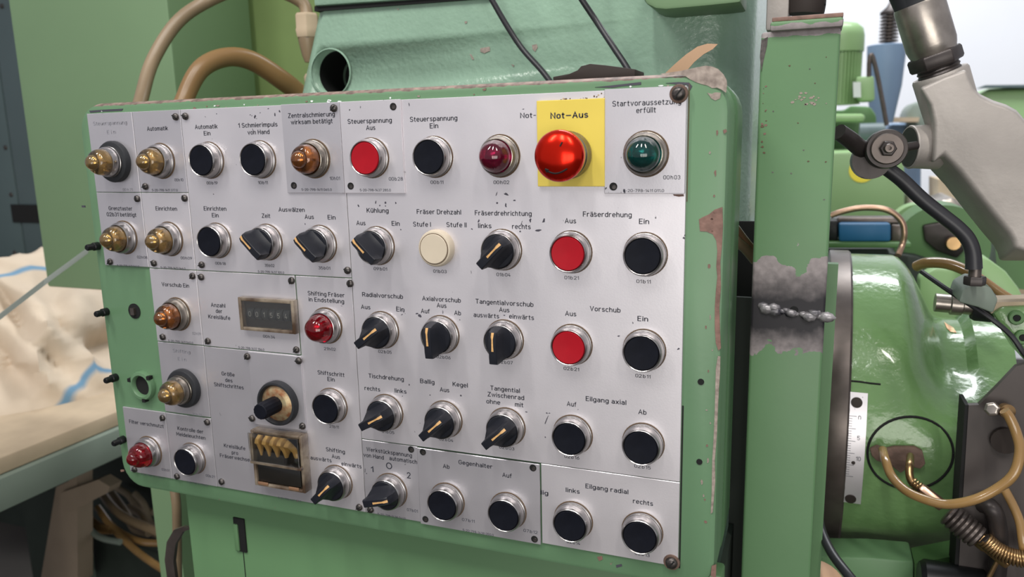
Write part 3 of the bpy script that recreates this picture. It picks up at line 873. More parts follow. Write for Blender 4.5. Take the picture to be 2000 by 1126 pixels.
# scratches and ink losses on the plates
def scratches(pl, Y, lst):
    for px, py, lx, ly in lst:
        q = P(px, py, Y)
        s1, s2 = lx / 2 / 2500, ly / 2 / 2500
        t0 = random.uniform(-0.5, 0.5)
        pts = []
        for i in range(9):
            t = i * 2 * PI / 9
            k = random.uniform(0.45, 1.1)
            x, z = s1 * math.cos(t) * k, s2 * math.sin(t) * k
            pts.append(Vector((q.x + x * math.cos(t0) - z * math.sin(t0), Y - 0.0001, q.z + x * math.sin(t0) + z * math.cos(t0))))
        build('scratch_mark', MB().prism(pts, (0, 0.00015, 0)), 'scratch', pl)


scratches(PL['main'], 0, [(989, 379, 11, 4), (1004, 391, 7, 4), (971, 396, 4, 5), (988, 401, 4, 8), (970, 378, 2, 8), (1036, 430, 4, 8), (1062, 431, 6, 9), (1052, 450, 14, 4), (1016, 452, 4, 4), (1018, 437, 2, 12), (935, 431, 3, 7), (922, 447, 4, 3),
                          (1022, 213, 6, 1.5), (799, 204, 2, 8), (734, 395, 3, 8), (753, 395, 4, 6), (773, 396, 4, 4), (700, 401, 3, 8), (742, 401, 3, 4), (753, 402, 3, 3), (820, 616, 9, 8), (814, 612, 7, 3), (788, 608, 2, 9), (785, 614, 6, 2), (783, 448, 3, 3),
                          (1208, 656, 6, 3), (1236, 630, 2, 5), (1325, 681, 5, 4), (1028, 804, 5, 3), (1068, 806, 4, 3), (1073, 806, 5, 2), (1067, 821, 2, 22), (1065, 853, 3, 3), (900, 772, 4, 4), (840, 771, 3, 3), (786, 773, 2, 3), (1129, 799, 2, 2), (898, 624, 2, 3), (865, 609, 2, 10)])
scratches(PL['big1'], 0, [(537, 224, 3, 10), (546, 217, 5, 5), (489, 224, 3, 3), (524, 212, 6, 2), (508, 220, 4, 2), (423, 222, 3, 3), (417, 379, 3, 3), (596, 437, 3, 4), (492, 226, 2, 3), (401, 228, 2, 3), (495, 256, 2, 12), (554, 216, 3, 6)])
scratches(PL['sh'], 0, [(713, 921, 3, 2), (667, 597, 5, 1)])
scratches(PL['werk'], 0, [(713, 917, 2, 7), (716, 924, 4, 2)])

# ------------------------------------------------------------------ screws
def screw_mesh(r, name='screw'):
    mb = MB().lathe([(r, 0), (r, r * 0.25), (r * 0.9, r * 0.55), (r * 0.6, r * 0.75), (r * 0.3, r * 0.8)], n=16)
    return mesh_of(name, mb, 50)


sm, smb = screw_mesh(0.0029), screw_mesh(0.0042)
slot_m = mesh_of('screw_slot', MB().box((-0.0025, -0.0003, -0.00035), (0.0025, 0.0003, 0.00035)))
slot_b = mesh_of('screw_slot', MB().box((-0.0034, -0.0003, -0.0005), (0.0034, 0.0003, 0.0005)))
washer = mesh_of('washer', MB().lathe([(0.0058, 0), (0.0055, 0.0008), (0.004, 0.0009)], n=24))
hole_m = mesh_of('screw_hole', MB().lathe([(0.0026, 0), (0.0026, 0.0003)], n=18))
hole_s = mesh_of('recessed_screw', MB().lathe([(0.0016, 0), (0.0014, 0.0004)], n=12))
for key, Y, lst in [('b0', 0, [(342, 228), (283, 364)]), ('big1', 0, [(361, 227), (393, 517), (678, 528)]), ('zen', -.0015, [(651, 211)]), ('a1', 0, [(267, 388), (214, 511)]), ('b1', 0, [(359.6, 387), (299.6, 514)]),
                    ('b2', 0, [(375, 539), (317, 658)]), ('anz', 0, [(392, 541), (568.5, 548), (405, 666), (578, 683)]), ('sh', 0, [(683, 553.6), (701, 990.6)]), ('pot', -.0013, [(482, 696), (582.6, 704.6), (491.6, 817), (590, 832)]),
                    ('a4', 0, [(316.6, 816), (262, 916.6)]), ('b4', 0, [(404, 824.6), (345, 930)]), ('gr', 0, [(432, 940.6)]), ('werk', 0, [(723, 995)])]:
    for px, py in lst:
        c = P(px, py, Y - 0.001)
        c.y = Y
        o = put('screw', sm, M['screw'], PL[key], c)
        s2 = put('screw_slot', slot_m, M['dark'], PL[key], c + Vector((0, -0.00235, 0)), (0, random.uniform(0, 3), 0))
for px, py, key, Y in [(1326, 183, 'start', -0.0018), (1312, 1097, 'main2', 0)]:
    c = P(px, py, Y)
    put('washer', washer, M['rust'], PL[key], c)
    put('screw', smb, M['screw'], PL[key], c + Vector((0, -0.0005, 0)))
    put('screw_slot', slot_b, M['dark'], PL[key], c + Vector((0, -0.0037, 0)), (0, -0.9, 0))
for px, py, key, Y in [(768, 208, 'st', -.0017), (685, 363, 'st', -.0017), (574, 362, 'zen', -.0015), (1198, 364, 'start', -.0018), (826, 882, 'geg', -.0014), (1041, 913, 'geg', -.0014), (831, 1013, 'geg', -.0014), (1044, 1052, 'geg', -.0014), (803, 877, 'werk', 0)]:
    c = P(px, py, Y)
    put('screw_hole', hole_m, M['dark'], PL[key], c)
    put('recessed_screw', hole_s, M['screw'], PL[key], c + Vector((0.0006, -0.0003, -0.0004)))

# ------------------------------------------------------------------ controls on a grid of 50 x 64.5 mm
ROWS = [0, 0.0643, 0.1286, 0.1940, 0.2591]


def GP(c, r, Y=0.0):
    return Vector((c * 0.05, Y, -ROWS[r]))


def plateY(c, r):
    return {(4, 0): -0.0015, (5, 0): -0.0017, (9, 0): -0.0018, (6, 4): -0.0014, (7, 4): -0.0014, (3, 3): -0.0013}.get((c, r), 0.0)


bez_prof = [(0.0151, 0), (0.0152, 0.0008), (0.0151, 0.0020), (0.0147, 0.0022), (0.0147, 0.0030), (0.0149, 0.0034), (0.0147, 0.0055), (0.0141, 0.0078), (0.0135, 0.0092), (0.0130, 0.0096), (0.0125, 0.0092), (0.0123, 0.0070)]
S_ = 0.93
sc_ = lambda pr, k=S_: [(a * k, b) for a, b in pr]
bezel_m = mesh_of('bezel', MB().lathe(sc_(bez_prof), n=48, cap=True, cap0=False), 40)
lbez_prof = [(0.0148, 0), (0.0150, 0.0008), (0.0148, 0.0020), (0.0144, 0.0022), (0.0144, 0.0030), (0.0146, 0.0034), (0.0141, 0.0058), (0.0130, 0.0078), (0.0124, 0.0080), (0.0121, 0.0074), (0.0121, 0.0050)]
lbezel_m = mesh_of('lamp_bezel', MB().lathe(sc_(lbez_prof), n=48, cap=True, cap0=False), 40)
cap_m = mesh_of('cap', MB().lathe(sc_([(0.0121, 0.0), (0.0121, 0.0015), (0.0117, 0.0021), (0.007, 0.0018), (0.0001, 0.0016)]), n=40), 30)
cgap_m = mesh_of('cap_gap', MB().lathe(sc_([(0.01255, 0.0), (0.01255, 0.0003)]), n=40), 30)
ring_m = mesh_of('rubber_ring', MB().lathe(sc_([(0.0185, 0), (0.0186, 0.003), (0.0175, 0.0048), (0.0155, 0.0052)]), n=40), 40)
dirt_m = mesh_of('dirt_ring', MB().lathe([(0.0147, 0), (0.0145, 0.00035)], n=36))
# dome lens with a stepped, rounded nose
lens_prof = [(0.0119, 0.0), (0.0118, 0.003), (0.0115, 0.0060), (0.0108, 0.0085), (0.0096, 0.0105), (0.0080, 0.0116), (0.0069, 0.0119), (0.0066, 0.0136), (0.0057, 0.0154), (0.0042, 0.0168), (0.0022, 0.0176), (0.0003, 0.0178)]
lens_m = mesh_of('lens', MB().lathe(sc_(lens_prof), n=40), 60)
lens_flat_m = mesh_of('lens', MB().lathe([(a * S_, b * 0.93) for a, b in lens_prof[:5]] + [(0.0087, 0.0108), (0.0070, 0.0126), (0.0046, 0.0139), (0.0022, 0.0146), (0.0003, 0.0148)], n=40), 60)
core_m = mesh_of('lens_core', MB().lathe([(0.0090, 0.0), (0.0075, 0.004), (0.0052, 0.0095), (0.0050, 0.0118), (0.0040, 0.0136), (0.0022, 0.0146), (0.0003, 0.0150)], n=28), 60)
core_s = mesh_of('lens_core', MB().lathe([(0.0045, 0.0), (0.0045, 0.006), (0.0030, 0.0088), (0.0003, 0.0098)], n=24), 60)


def bezel(name, c, r, label, m='chrome', mesh=None, dy=0.0):
    b = put(name, mesh or bezel_m, M[m], PAN, GP(c, r, plateY(c, r) - dy))
    b['label'] = label
    put('dirt_ring', dirt_m, M['groove'], b, GP(c, r, plateY(c, r) - dy))
    return b


def push(c, r, colour, label):
    b = bezel('push_button', c, r, label)
    p = WLOC[b.name]
    put('cap_gap', cgap_m, M['dark'], b, p + Vector((0, -0.0072, 0)))
    put('cap', cap_m, M[colour], b, p + Vector((0, -0.0076, 0)))


for c, r, colour, label in [
        (2, 0, 'blackcap', 'black push button under Automatik Ein'), (3, 0, 'blackcap', 'black push button under 1 Schmierimpuls von Hand'),
        (5, 0, 'redcap', 'red push button under Steuerspannung Aus'), (6, 0, 'blackcap', 'black push button under Steuerspannung Ein'),
        (2, 1, 'blackcap', 'black push button under Einrichten Ein'), (8, 1, 'redcap', 'red push button under Fräserdrehung Aus'),
        (9, 1, 'blackcap', 'black push button under Fräserdrehung Ein'), (8, 2, 'redcap', 'red push button under Vorschub Aus'),
        (9, 2, 'blackcap', 'black push button under Vorschub Ein'), (8, 3, 'blackcap', 'black push button under Eilgang axial Auf'),
        (9, 3, 'blackcap', 'black push button under Eilgang axial Ab'), (8, 4, 'blackcap', 'black push button under Eilgang radial links'),
        (9, 4, 'blackcap', 'black push button under Eilgang radial rechts'), (4, 3, 'blackcap', 'black push button under Shiftschritt Ein'),
        (1, 4, 'blackcap', 'black push button under Kontrolle der Meldeleuchten'), (6, 4, 'blackcap', 'black push button under Gegenhalter Ab'),
        (7, 4, 'blackcap', 'black push button under Gegenhalter Auf')]:
    push(c, r, colour, label)
# cream blanking button
cb = put('blanking_plug', mesh_of('blanking_plug', MB().lathe(sc_([(0.0150, 0), (0.0152, 0.002), (0.0148, 0.0048), (0.0138, 0.0062), (0.0122, 0.0066)], .89), n=48), 40), M['cream'], PAN, GP(6, 1))
cb['label'] = 'flat cream round plug under Fräser Drehzahl'
put('plug_groove', mesh_of('plug_groove', MB().lathe(sc_([(0.0126, 0), (0.0126, 0.0003)], .89), n=40)), M['groove'], cb, GP(6, 1, -0.0066))
put('plug_disc', mesh_of('plug_disc', MB().lathe(sc_([(0.0120, 0), (0.0120, 0.0004), (0.0116, 0.0007)], .89), n=40)), M['cream'], cb, GP(6, 1, -0.0067))


# selector switches
def knob_mb():
    mb = MB()
    mb.lathe([(0.0115, 0.0), (0.0115, 0.0022), (0.0109, 0.0028)], n=40)
    # ridge: x along the pointer (tip at +x), y is out of the panel (-y), cross section waisted
    st = [(-0.0127, 0.0138), (-0.0122, 0.0150), (-0.0080, 0.0155), (0.0000, 0.0155), (0.0072, 0.0155), (0.0100, 0.0142), (0.0112, 0.0105), (0.0119, 0.0045)]
    loops_ = []
    for x, h in st:
        wt = 0.0030
        wb = min(math.sqrt(max(0.0119 ** 2 - min(abs(x), 0.0118) ** 2, 0)), 0.0085) if x > -0.0115 else 0.0030
        wb = max(wb, 0.0030)
        hb = 0.0025 if x > -0.0122 else max(0.0025, 0.0050)
        wm = wt + (wb - wt) * 0.18
        l = [Vector((x, -hb, -wb)), Vector((x, -(hb + (h - hb) * 0.35), -wm)), Vector((x, -h + 0.0006, -wt)), Vector((x, -h, -wt + 0.0006)),
             Vector((x, -h, wt - 0.0006)), Vector((x, -h + 0.0006, wt)), Vector((x, -(hb + (h - hb) * 0.35), wm)), Vector((x, -hb, wb))]
        loops_.append(l)
    mb.loft(loops_)
    return mb


knob_m = mesh_of('knob', knob_mb(), 38)
# inlay strip follows crest and slope
inl = MB()
cr = [(-0.0030, 0.0155), (0.0010, 0.0155), (0.0055, 0.0155), (0.0073, 0.0155), (0.0100, 0.0142)]
wv = [0.0008, 0.0006, 0.0006, 0.0009, 0.0010]
inl.loft([[Vector((x, -h + 0.0004, -w_)), Vector((x, -h - 0.00025, -w_)), Vector((x, -h - 0.00025, w_)), Vector((x, -h + 0.0004, w_))] for (x, h), w_ in zip(cr, wv)])
inl_m = mesh_of('pointer_line', inl, 30)


def selector(c, r, ang, label, gold=True):
    b = bezel('selector_switch', c, r, label)
    p = WLOC[b.name]
    rot = (0, -math.radians(ang), 0)
    put('knob', knob_m, M['black'], b, p + Vector((0, -0.0074, 0)), rot)
    put('pointer_line', inl_m, M['cream_lamp'], b, p + Vector((0, -0.0074, 0)), rot)


for c, r, a, label in [(3, 1, 135, 'black rotary switch under Zeit, turned up left'), (4, 1, 135, 'black rotary switch under Auswälzen, turned to Aus'), (5, 1, 135, 'black rotary switch under Kühlung, turned to Aus'),
                       (7, 1, 45, 'black rotary switch under Fräserdrehrichtung, turned to rechts'), (5, 2, 38, 'black rotary switch under Radialvorschub, turned to Ein'), (6, 2, 92, 'black rotary switch under Axialvorschub, turned to Aus'),
                       (7, 2, 90, 'black rotary switch under Tangentialvorschub, turned to Aus'), (5, 3, 30, 'black rotary switch under Tischdrehung'), (6, 3, 42, 'black rotary switch under Ballig and Kegel'),
                       (7, 3, 42, 'black rotary switch under Tangential Zwischenrad'), (4, 4, 45, 'black rotary switch under Shifting'), (5, 4, 15, 'black rotary switch under Werkstückspannung')]:
    selector(c, r, a, label)


# indicator lamps
def lamp(c, r, lens, label, core=True, ring=False, bz='chrome', flat=False):
    if ring:
        k = put('indicator_lamp', ring_m, M['rubber'], PAN, GP(c, r))
        k['label'] = label
        b = put('lamp_bezel', lbezel_m, M[bz], k, GP(c, r, -0.0045))
        b.scale = (0.93, 1.0, 0.93)
        base = -0.0045
        par = k
    else:
        b = bezel('indicator_lamp', c, r, label, bz, lbezel_m)
        base = plateY(c, r)
        par = b
    p = GP(c, r, base - 0.0055)
    put('lens', lens_flat_m if flat else lens_m, M[lens], par, p)
    if core:
        put('lens_core', core_m if core is True else core_s, M['lens_core' if core is True else 'chrome'], par, p)


lamp(0, 0, 'lens_clear', 'clear amber lamp in a black rubber ring under Steuerspannung Ein', ring=True)
lamp(1, 0, 'lens_clear', 'clear amber lamp under Automatik')
lamp(4, 0, 'lens_amber', 'brownish clear lamp under Zentralschmierung', bz='chrome_old')
lamp(7, 0, 'lens_purple', 'dark red lamp under the half covered Not-Aus text', core='s', bz='chrome_old', flat=True)
lamp(9, 0, 'lens_green', 'dark green lamp under Startvoraussetzung erfüllt', core='s', bz='chrome_old', flat=True)
lamp(0, 1, 'lens_clear', 'clear amber lamp under Grenztaster')
lamp(1, 1, 'lens_clear', 'clear amber lamp under Einrichten')
lamp(1, 2, 'lens_amber', 'brown amber lamp under Vorschub Ein', bz='chrome_old')
lamp(4, 2, 'lens_red', 'red lamp under Shifting Fräser in Endstellung', core='s', flat=True)
lamp(1, 3, 'lens_clear', 'clear amber lamp in a black ring under Shifting Ein', ring=True, bz='chrome_old')
lamp(0, 4, 'lens_red', 'red lamp under Filter verschmutzt', core='s')

# emergency stop
es = bezel('emergency_stop', 8, 0, 'large red metallic mushroom emergency stop button', 'chrome_old', mesh_of('emergency_stop', MB().lathe(
    sc_([(0.0165, 0.0), (0.0168, 0.003), (0.0160, 0.0045), (0.0155, 0.006), (0.0162, 0.0075), (0.0162, 0.0100), (0.0150, 0.0112), (0.0158, 0.0125), (0.0160, 0.017), (0.0150, 0.019)], .92), n=48), 30), dy=0.0028)
p = WLOC[es.name]
kn = MB()
n = 72
prof = [(0.0165, 0.0165), (0.0178, 0.0172), (0.0181, 0.0190)]
kn.lathe(sc_([(0.0150, 0.0160), (0.0172, 0.0163), (0.0178, 0.0170), (0.0179, 0.0195), (0.0176, 0.0200)], .885), n=72)
put('knurled_ring', mesh_of('knurled_ring', kn, 20), M['chrome_old'], es, p)
dome = [(0.0181, 0.0198), (0.0184, 0.0206), (0.0183, 0.0218)]
for i in range(1, 13):
    t = i / 12
    dome.append((0.0183 * math.cos(t * PI / 2) ** 0.9 + 0.0001, 0.0218 + 0.0085 * math.sin(t * PI / 2)))
mush = put('mushroom_head', mesh_of('mushroom_head', MB().lathe(sc_(dome, .885), n=72), 40), M['alu_red'], es, p)
# curved arrow printed on the lower part of the head (follows the dome)
bv = BVHTree.FromPolygons([tuple(v.co) for v in mush.data.vertices], [tuple(f.vertices) for f in mush.data.polygons])
am = MB()
for seg in [[(-0.0072 + i * 0.0009, -0.0078 - 0.0028 * math.sin(PI * (i + 1) / 17)) for i in range(17)], [(-0.0072, -0.0078), (-0.0062, -0.0100)], [(-0.0072, -0.0078), (-0.0048, -0.0086)], [(0.003, 0.006), (0.0042, 0.0085)]]:
    pts = []
    for x, z in seg:
        hit = bv.ray_cast(Vector((x, -0.1, z)), Vector((0, 1, 0)))[0]
        pts.append(hit + Vector((0, -0.0001, 0)))
    am.tube(pts, 0.00055, 5, 0)
put('arrow_mark', mesh_of('arrow_mark', am), M['dark'], es, p)

# potentiometer knob of the shift step plate
c0 = GP(3, 3, -0.0013) + Vector((0.0005, 0, -0.002))
pot = put('adjusting_knob', mesh_of('adjusting_knob', MB().lathe([(0.0185, 0), (0.0188, 0.004), (0.0180, 0.0062), (0.0165, 0.0064), (0.0150, 0.0045), (0.0148, 0.002)], n=48), 40), M['rubber'], PAN, c0)
pot['label'] = 'black adjusting knob with corroded copper rim'
put('copper_disc', mesh_of('copper_disc', MB().lathe([(0.0150, 0.0), (0.0150, 0.0035), (0.0110, 0.0055), (0.0100, 0.0058)], n=40), 40), M['copper'], pot, c0)
sh = MB()
n = 28
shl = []
for h, k in [(0.004, 1), (0.022, 1), (0.0245, 0.95), (0.025, 0.86)]:
    shl.append([Vector((0.0066 * k * (1 + 0.04 * (i % 2)) * math.cos(2 * PI * i / n), -h, 0.0066 * k * (1 + 0.04 * (i % 2)) * math.sin(2 * PI * i / n))) for i in range(n)])
sh.loft(shl)
put('ribbed_grip', mesh_of('ribbed_grip', sh, 30), M['blackcap'], pot, c0)

# cycle counter window
def frame_mb(q, w_, Y, d, h):
    """rectangular frame; q = (x0,x1,z0,z1) outer"""
    a, b, c, e = q
    m = MB()
    for bx in ((a, a + w_, c, e), (b - w_, b, c, e), (a + w_, b - w_, c, c + w_), (a + w_, b - w_, e - w_, e)):
        m.box((bx[0], Y - h, bx[2]), (bx[1], Y + d, bx[3]))
    return m


q0, q1 = P(466, 579, -0.004), P(580, 655, -0.004)
qx0, qx1, qz1, qz0 = q0.x, q1.x, q0.z, P(470, 643, -0.004).z
ctr = build('cycle_counter', frame_mb((qx0, qx1, qz0, qz1), 0.0030, 0, 0, 0.0055), 'housing_plastic', PAN, bevel=0.0006, label='yellowed cycle counter window with digit wheels')
build('counter_face', MB().box((qx0 + 0.003, -0.0008, qz0 + 0.003), (qx1 - 0.003, -0.0001, qz1 - 0.003)), 'window_dark', ctr)
zc = (qz0 + qz1) / 2
wm = MB()
dg = MB()
nW = 6
pitch = (qx1 - qx0 - 0.012) / nW
for i in range(nW):
    cx = qx0 + 0.006 + pitch * (i + 0.5)
    q = Vector((cx - pitch * 0.42, -0.0010, zc))
    wm.lathe([(0.0058, 0), (0.0058, pitch * 0.84)], q + Vector((0, 0.0035, 0)), (1, 0, 0), 24)
    vs, fs = text_mesh('001554'[i])
    mn, mx = min(v.x for v in vs), max(v.x for v in vs)
    k = 0.0042 / CAPH
    dg.add([(cx + (v.x - (mn + mx) / 2) * k, -0.00345, zc - 0.0021 + v.y * k) for v in vs], fs)
build('digit_wheels', wm, 'digit_wheel', ctr, kind='stuff')
build('counter_digits', dg, 'digit', ctr)
gl = build('counter_glass', MB().box((qx0 + 0.0028, -0.0048, qz0 + 0.0028), (qx1 - 0.0028, -0.0040, qz1 - 0.0028)), 'clear', ctr)

# preset counter
q0, q1, q2 = P(493, 836, -0.006), P(593, 850, -0.006), P(597, 962, -0.006)
qx0, qx1, qz1, qz0 = q0.x, q1.x - 0.0002, q0.z, P(497, 943, -0.006).z
pre = build('preset_counter', frame_mb((qx0, qx1, qz0, qz1), 0.0028, 0, 0, 0.009), 'housing_plastic', PAN, bevel=0.0007, label='clear boxed preset counter with five ivory toggles over a dark window')
build('counter_base', MB().box((qx0 + 0.0028, -0.002, qz0 + 0.0028), (qx1 - 0.0028, -0.0001, qz1 - 0.0028)), 'window_dark', pre)
zm = qz0 + (qz1 - qz0) * 0.45
build('middle_bar', MB().box((qx0, -0.0125, zm - 0.0012), (qx1, -0.009, zm + 0.0016)), 'housing_plastic', pre, bevel=0.0006)
build('clear_cover', MB().box((qx0 + 0.001, -0.0135, zm + 0.0018), (qx1 - 0.001, -0.0125, qz1 - 0.001)), 'clear', pre, bevel=0.0003)
build('lower_window', MB().box((qx0 + 0.004, -0.0085, qz0 + 0.0045), (qx1 - 0.004, -0.0075, zm - 0.0022)), 'window_dark', pre, bevel=0.0004)
build('brown_wheel', MB().box((qx0 + 0.0036, -0.0096, qz0 + 0.0015), (qx0 + 0.014, -0.0086, qz0 + 0.0042)), 'brown_tube', pre, bevel=0.0004)
build('brown_wheel', MB().box((qx1 - 0.016, -0.0096, qz0 + 0.0015), (qx1 - 0.006, -0.0086, qz0 + 0.0042)), 'brown_tube', pre, bevel=0.0004)
tog = MB()
hh = (qz1 - zm)
tog.loft([[Vector((sx * w_ * .8, -y_, z_ )) for sx, y_ in ((-1, y0_), (-1, y1_), (1, y1_), (1, y0_))] for w_, y0_, y1_, z_ in
          [(0.0010, 0.003, 0.0045, -0.0085), (0.0016, 0.0025, 0.0060, -0.0040), (0.0022, 0.0025, 0.0085, 0.0008), (0.0026, 0.0025, 0.0112, 0.0032), (0.0022, 0.0025, 0.0100, 0.0062), (0.0012, 0.0025, 0.0050, 0.0072)]])
tog_m = mesh_of('toggle', tog, 50, 0.0005)
for i in range(5):
    put('toggle', tog_m, M['toggle'], pre, (qx0 + 0.0078 + i * 0.0070, 0, zm + hh * 0.50))

# ------------------------------------------------------------------ things lying on the control box
YT = 0.03
tag(build('leather_strap', MB().prism(poly([(1080, 150), (1112, 144), (1128, 137), (1135, 129), (1152, 124.5), (1180, 127), (1215, 131.5), (1240, 135)], YT)[:-1] + [Vector((P(1240, 135, YT).x, YT, P(1240, 135, YT).z)), Vector((P(1240, 135, YT).x, YT, .0492)), Vector((P(1080, 150, YT).x, YT, .0492))], (0, 0.03, 0)), 'leather', bevel=.0004), 'dark brown leather strap lying in a low loop on top of the control box', 'strap')
tag(build('tan_strip', MB().prism(poly([(1285, 260), (1300, 142), (1318, 125), (1340, 106), (1362, 91), (1382, 85), (1402, 86), (1392, 96), (1374, 106), (1356, 121), (1338, 142), (1325, 260)], .095), (0, 0.0008, 0)), 'tape'), 'curled tan strip sticking up behind the top edge of the control box', 'strip')

# ------------------------------------------------------------------ cables and hoses
def cable(name, label, cat, pts, r, m, n=12, group=None):
    path = [P(a, b, c) for a, b, c in pts]
    o = build(name, MB().tube(path, r, n), m)
    return tag(o, label, cat, group)


cable('power_cable', 'black cable over the casting, running down behind the leather strap from the parting line', 'cable',
      [(850, -260, .2), (925, -60, .22), (958, -5, .225), (990, 50, .23), (1020, 95, .23), (1060, 140, .22), (1082, 172, .21), (1100, 215, .19), (1110, 300, .17)], 0.0028, 'cable')
cable('power_cable', 'black cable over the casting, ending above the emergency stop and yellow plate', 'cable',
      [(1030, -250, .18), (1100, -60, .20), (1135, -3, .205), (1165, 42, .21), (1200, 95, .20), (1229, 140, .19), (1250, 190, .17), (1262, 300, .15)], 0.0028, 'cable')
cable('coolant_hose', 'thin beige hose arching high over the left end of the control box', 'hose',
      [(262, 420, .16), (266, 250, .19), (278, 185, .22), (300, 115, .25), (345, 45, .28), (400, 5, .31), (470, -22, .33), (540, -18, .35), (590, 5, .37), (600, 32, .37)], 0.0080, 'hose', 16)
cable('coolant_hose', 'thick tan hose bending in a low arch behind the control box', 'hose',
      [(330, 420, .14), (345, 250, .18), (362, 190, .20), (392, 135, .22), (440, 112, .25), (490, 118, .28), (545, 152, .31), (590, 190, .34), (625, 250, .35)], [.0098, .0098, .0098, .0105, .0108, .0115, .012, .012, .012], 'hose_tan', 16)
g = thing('hose_fitting', 'beige cable gland at the end of the thin beige hose beside the casting', 'fitting', P(600, 90, .37))
ax = (P(603, 100, .37) - P(598, 20, .37)).normalized()
c = P(599, 26, .37)
build('gland_nut', MB().lathe([(0.0135, 0), (0.0155, 0.003), (0.0155, 0.018), (0.0165, 0.021), (0.0150, 0.030)], c, ax, 6), 'wood', g, bevel=0.001)
build('gland_cone', MB().lathe([(0.0130, 0.030), (0.0125, 0.034), (0.009, 0.052), (0.006, 0.060)], c, ax, 20), 'hose', g)
build('gland_clip', MB().lathe([(0.0062, 0.074), (0.0085, 0.078), (0.007, 0.094), (0.003, 0.104)], c, ax, 12), 'wood', g)

# ------------------------------------------------------------------ left background
t = thing('switch_cabinet', 'tall plain green cabinet standing behind the left end of the control panel', 'cabinet', P(200, 560, .42))
A, B_ = P(16, 5, .42), P(338, 120, .42)
zb_ = P(185, 566, .42).z
build('cabinet_body', MB().box((A.x, .42, zb_), (B_.x, .60, 0.9)), 'cab', t, bevel=0.004)
build('rear_wall', MB().box((B_.x - 0.02, .62, -0.5), (0.12, .64, 0.9)), 'olive', t)
t = thing('electrical_cabinet', 'grey blue electrical cabinet far behind at the left edge', 'cabinet', P(40, 560, 1.3))
for i, (xa, xb) in enumerate([(-90, 22), (22, 190)]):
    build('cabinet_door', MB().box((P(xa, 300, 1.3).x + .003, 1.3, P(60, 575, 1.3).z), (P(xb, 300, 1.3).x - .003, 1.33, 1.2)), 'grey_cab', t, bevel=0.003)
build('door_vent', MB().box((P(25, 415, 1.3).x, 1.295, P(40, 434, 1.3).z), (P(85, 415, 1.3).x, 1.305, P(40, 399, 1.3).z)), 'dark', t)
for x, y in [(11, 288), (22, 380), (29, 493), (4, 12)]:
    build('lock_screw', MB().lathe([(0.008, 0), (0.006, 0.004)], P(x, y, 1.3), n=12), 'screw', t)
build('cabinet_plinth', MB().box((P(-100, 620, 1.36).x, 1.36, -1.4), (P(200, 620, 1.36).x, 1.5, P(60, 580, 1.36).z)), 'dark_green', t)

# white plastic strap end
a_, b_, c_ = P(172, 488, .30), P(85, 552, .25), P(-120, 710, .10)
up_ = Vector((0.35, 0, 1)).normalized() * 0.0050
ws = MB().loft([[p_ - up_, p_ + up_, p_ + up_ + Vector((0, .001, 0)), p_ - up_ + Vector((0, .001, 0))] for p_ in (a_, b_, c_)])
tag(build('plastic_strap', ws, 'white'), 'stiff white plastic strap pointing up from the left edge over the sack', 'strap')

# sack on the bench
ZT = -0.50
bench = thing('work_bench', 'bench with a light wooden top and grey green rail carrying the sack', 'bench', (-1.0, 0.6, -1.4))
XB = -0.636
build('bench_top', MB().box((-1.9, 0.10, ZT), (XB - 0.012, 1.2, ZT + 0.028)), 'wood', bench, bevel=0.003)
build('bench_rail', MB().box((-1.9, 0.08, ZT - 0.055), (XB, 1.2, ZT - 0.001)), 'rail', bench, bevel=0.002)
for y_ in (0.30, 1.05):
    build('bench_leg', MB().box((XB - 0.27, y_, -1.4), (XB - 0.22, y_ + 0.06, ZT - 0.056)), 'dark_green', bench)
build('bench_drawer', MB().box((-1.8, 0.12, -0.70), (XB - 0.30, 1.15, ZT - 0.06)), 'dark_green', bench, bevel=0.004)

sk = MB()
nu, nv = 150, 90
vs, fs = [], []
cs = Vector((-1.06, 0.70, ZT + 0.028))
for j in range(nv + 1):
    v = j / nv
    for i in range(nu):
        u = 2 * PI * i / nu
        cu, su = math.cos(u), math.sin(u)
        hgt = math.sin(v * PI / 2)
        rad = math.cos(v * PI / 2) ** 0.55
        sx, sy, sz = 0.30, 0.34, 0.225
        pnt = Vector((cs.x + sx * rad * (abs(cu) ** 0.8) * (1 if cu > 0 else -1), cs.y + sy * rad * (abs(su) ** 0.8) * (1 if su > 0 else -1), 0))
        peak = 0.92 + 0.26 * math.exp(-((pnt.x + 1.02) / 0.07) ** 2)
        pnt.z = cs.z + sz * hgt * peak
        q = Vector((pnt.x * 3 + pnt.z * 2.5, pnt.y * 3, pnt.z * 2))
        wq = noise.noise(q * 1.1 + Vector((3, 0, 0)))
        fold = noise.noise(q * 1.6) * 0.05 - abs(noise.noise(q * 2.6 + Vector((5, 1, 2)))) * 0.11 - abs(noise.noise(q * 6 + Vector((1, 7, 2)))) * 0.035 + abs(math.sin(9 * (pnt.x * 1.2 + pnt.y * 0.7 + pnt.z * 1.4) + wq * 5)) * 0.035
        d = Vector((cu * rad, su * rad, 0.4 * hgt))
        if 0 < v:
            pnt += d * fold * (min(1, v * 4))
        pnt.z = max(pnt.z, cs.z - 0.001)
        vs.append(pnt)
for j in range(nv):
    for i in range(nu):
        k = (i + 1) % nu
        fs.append((j * nu + i, j * nu + k, (j + 1) * nu + k, (j + 1) * nu + i))
fs.append(tuple(reversed(range(nu))))
sk.add(vs, fs)
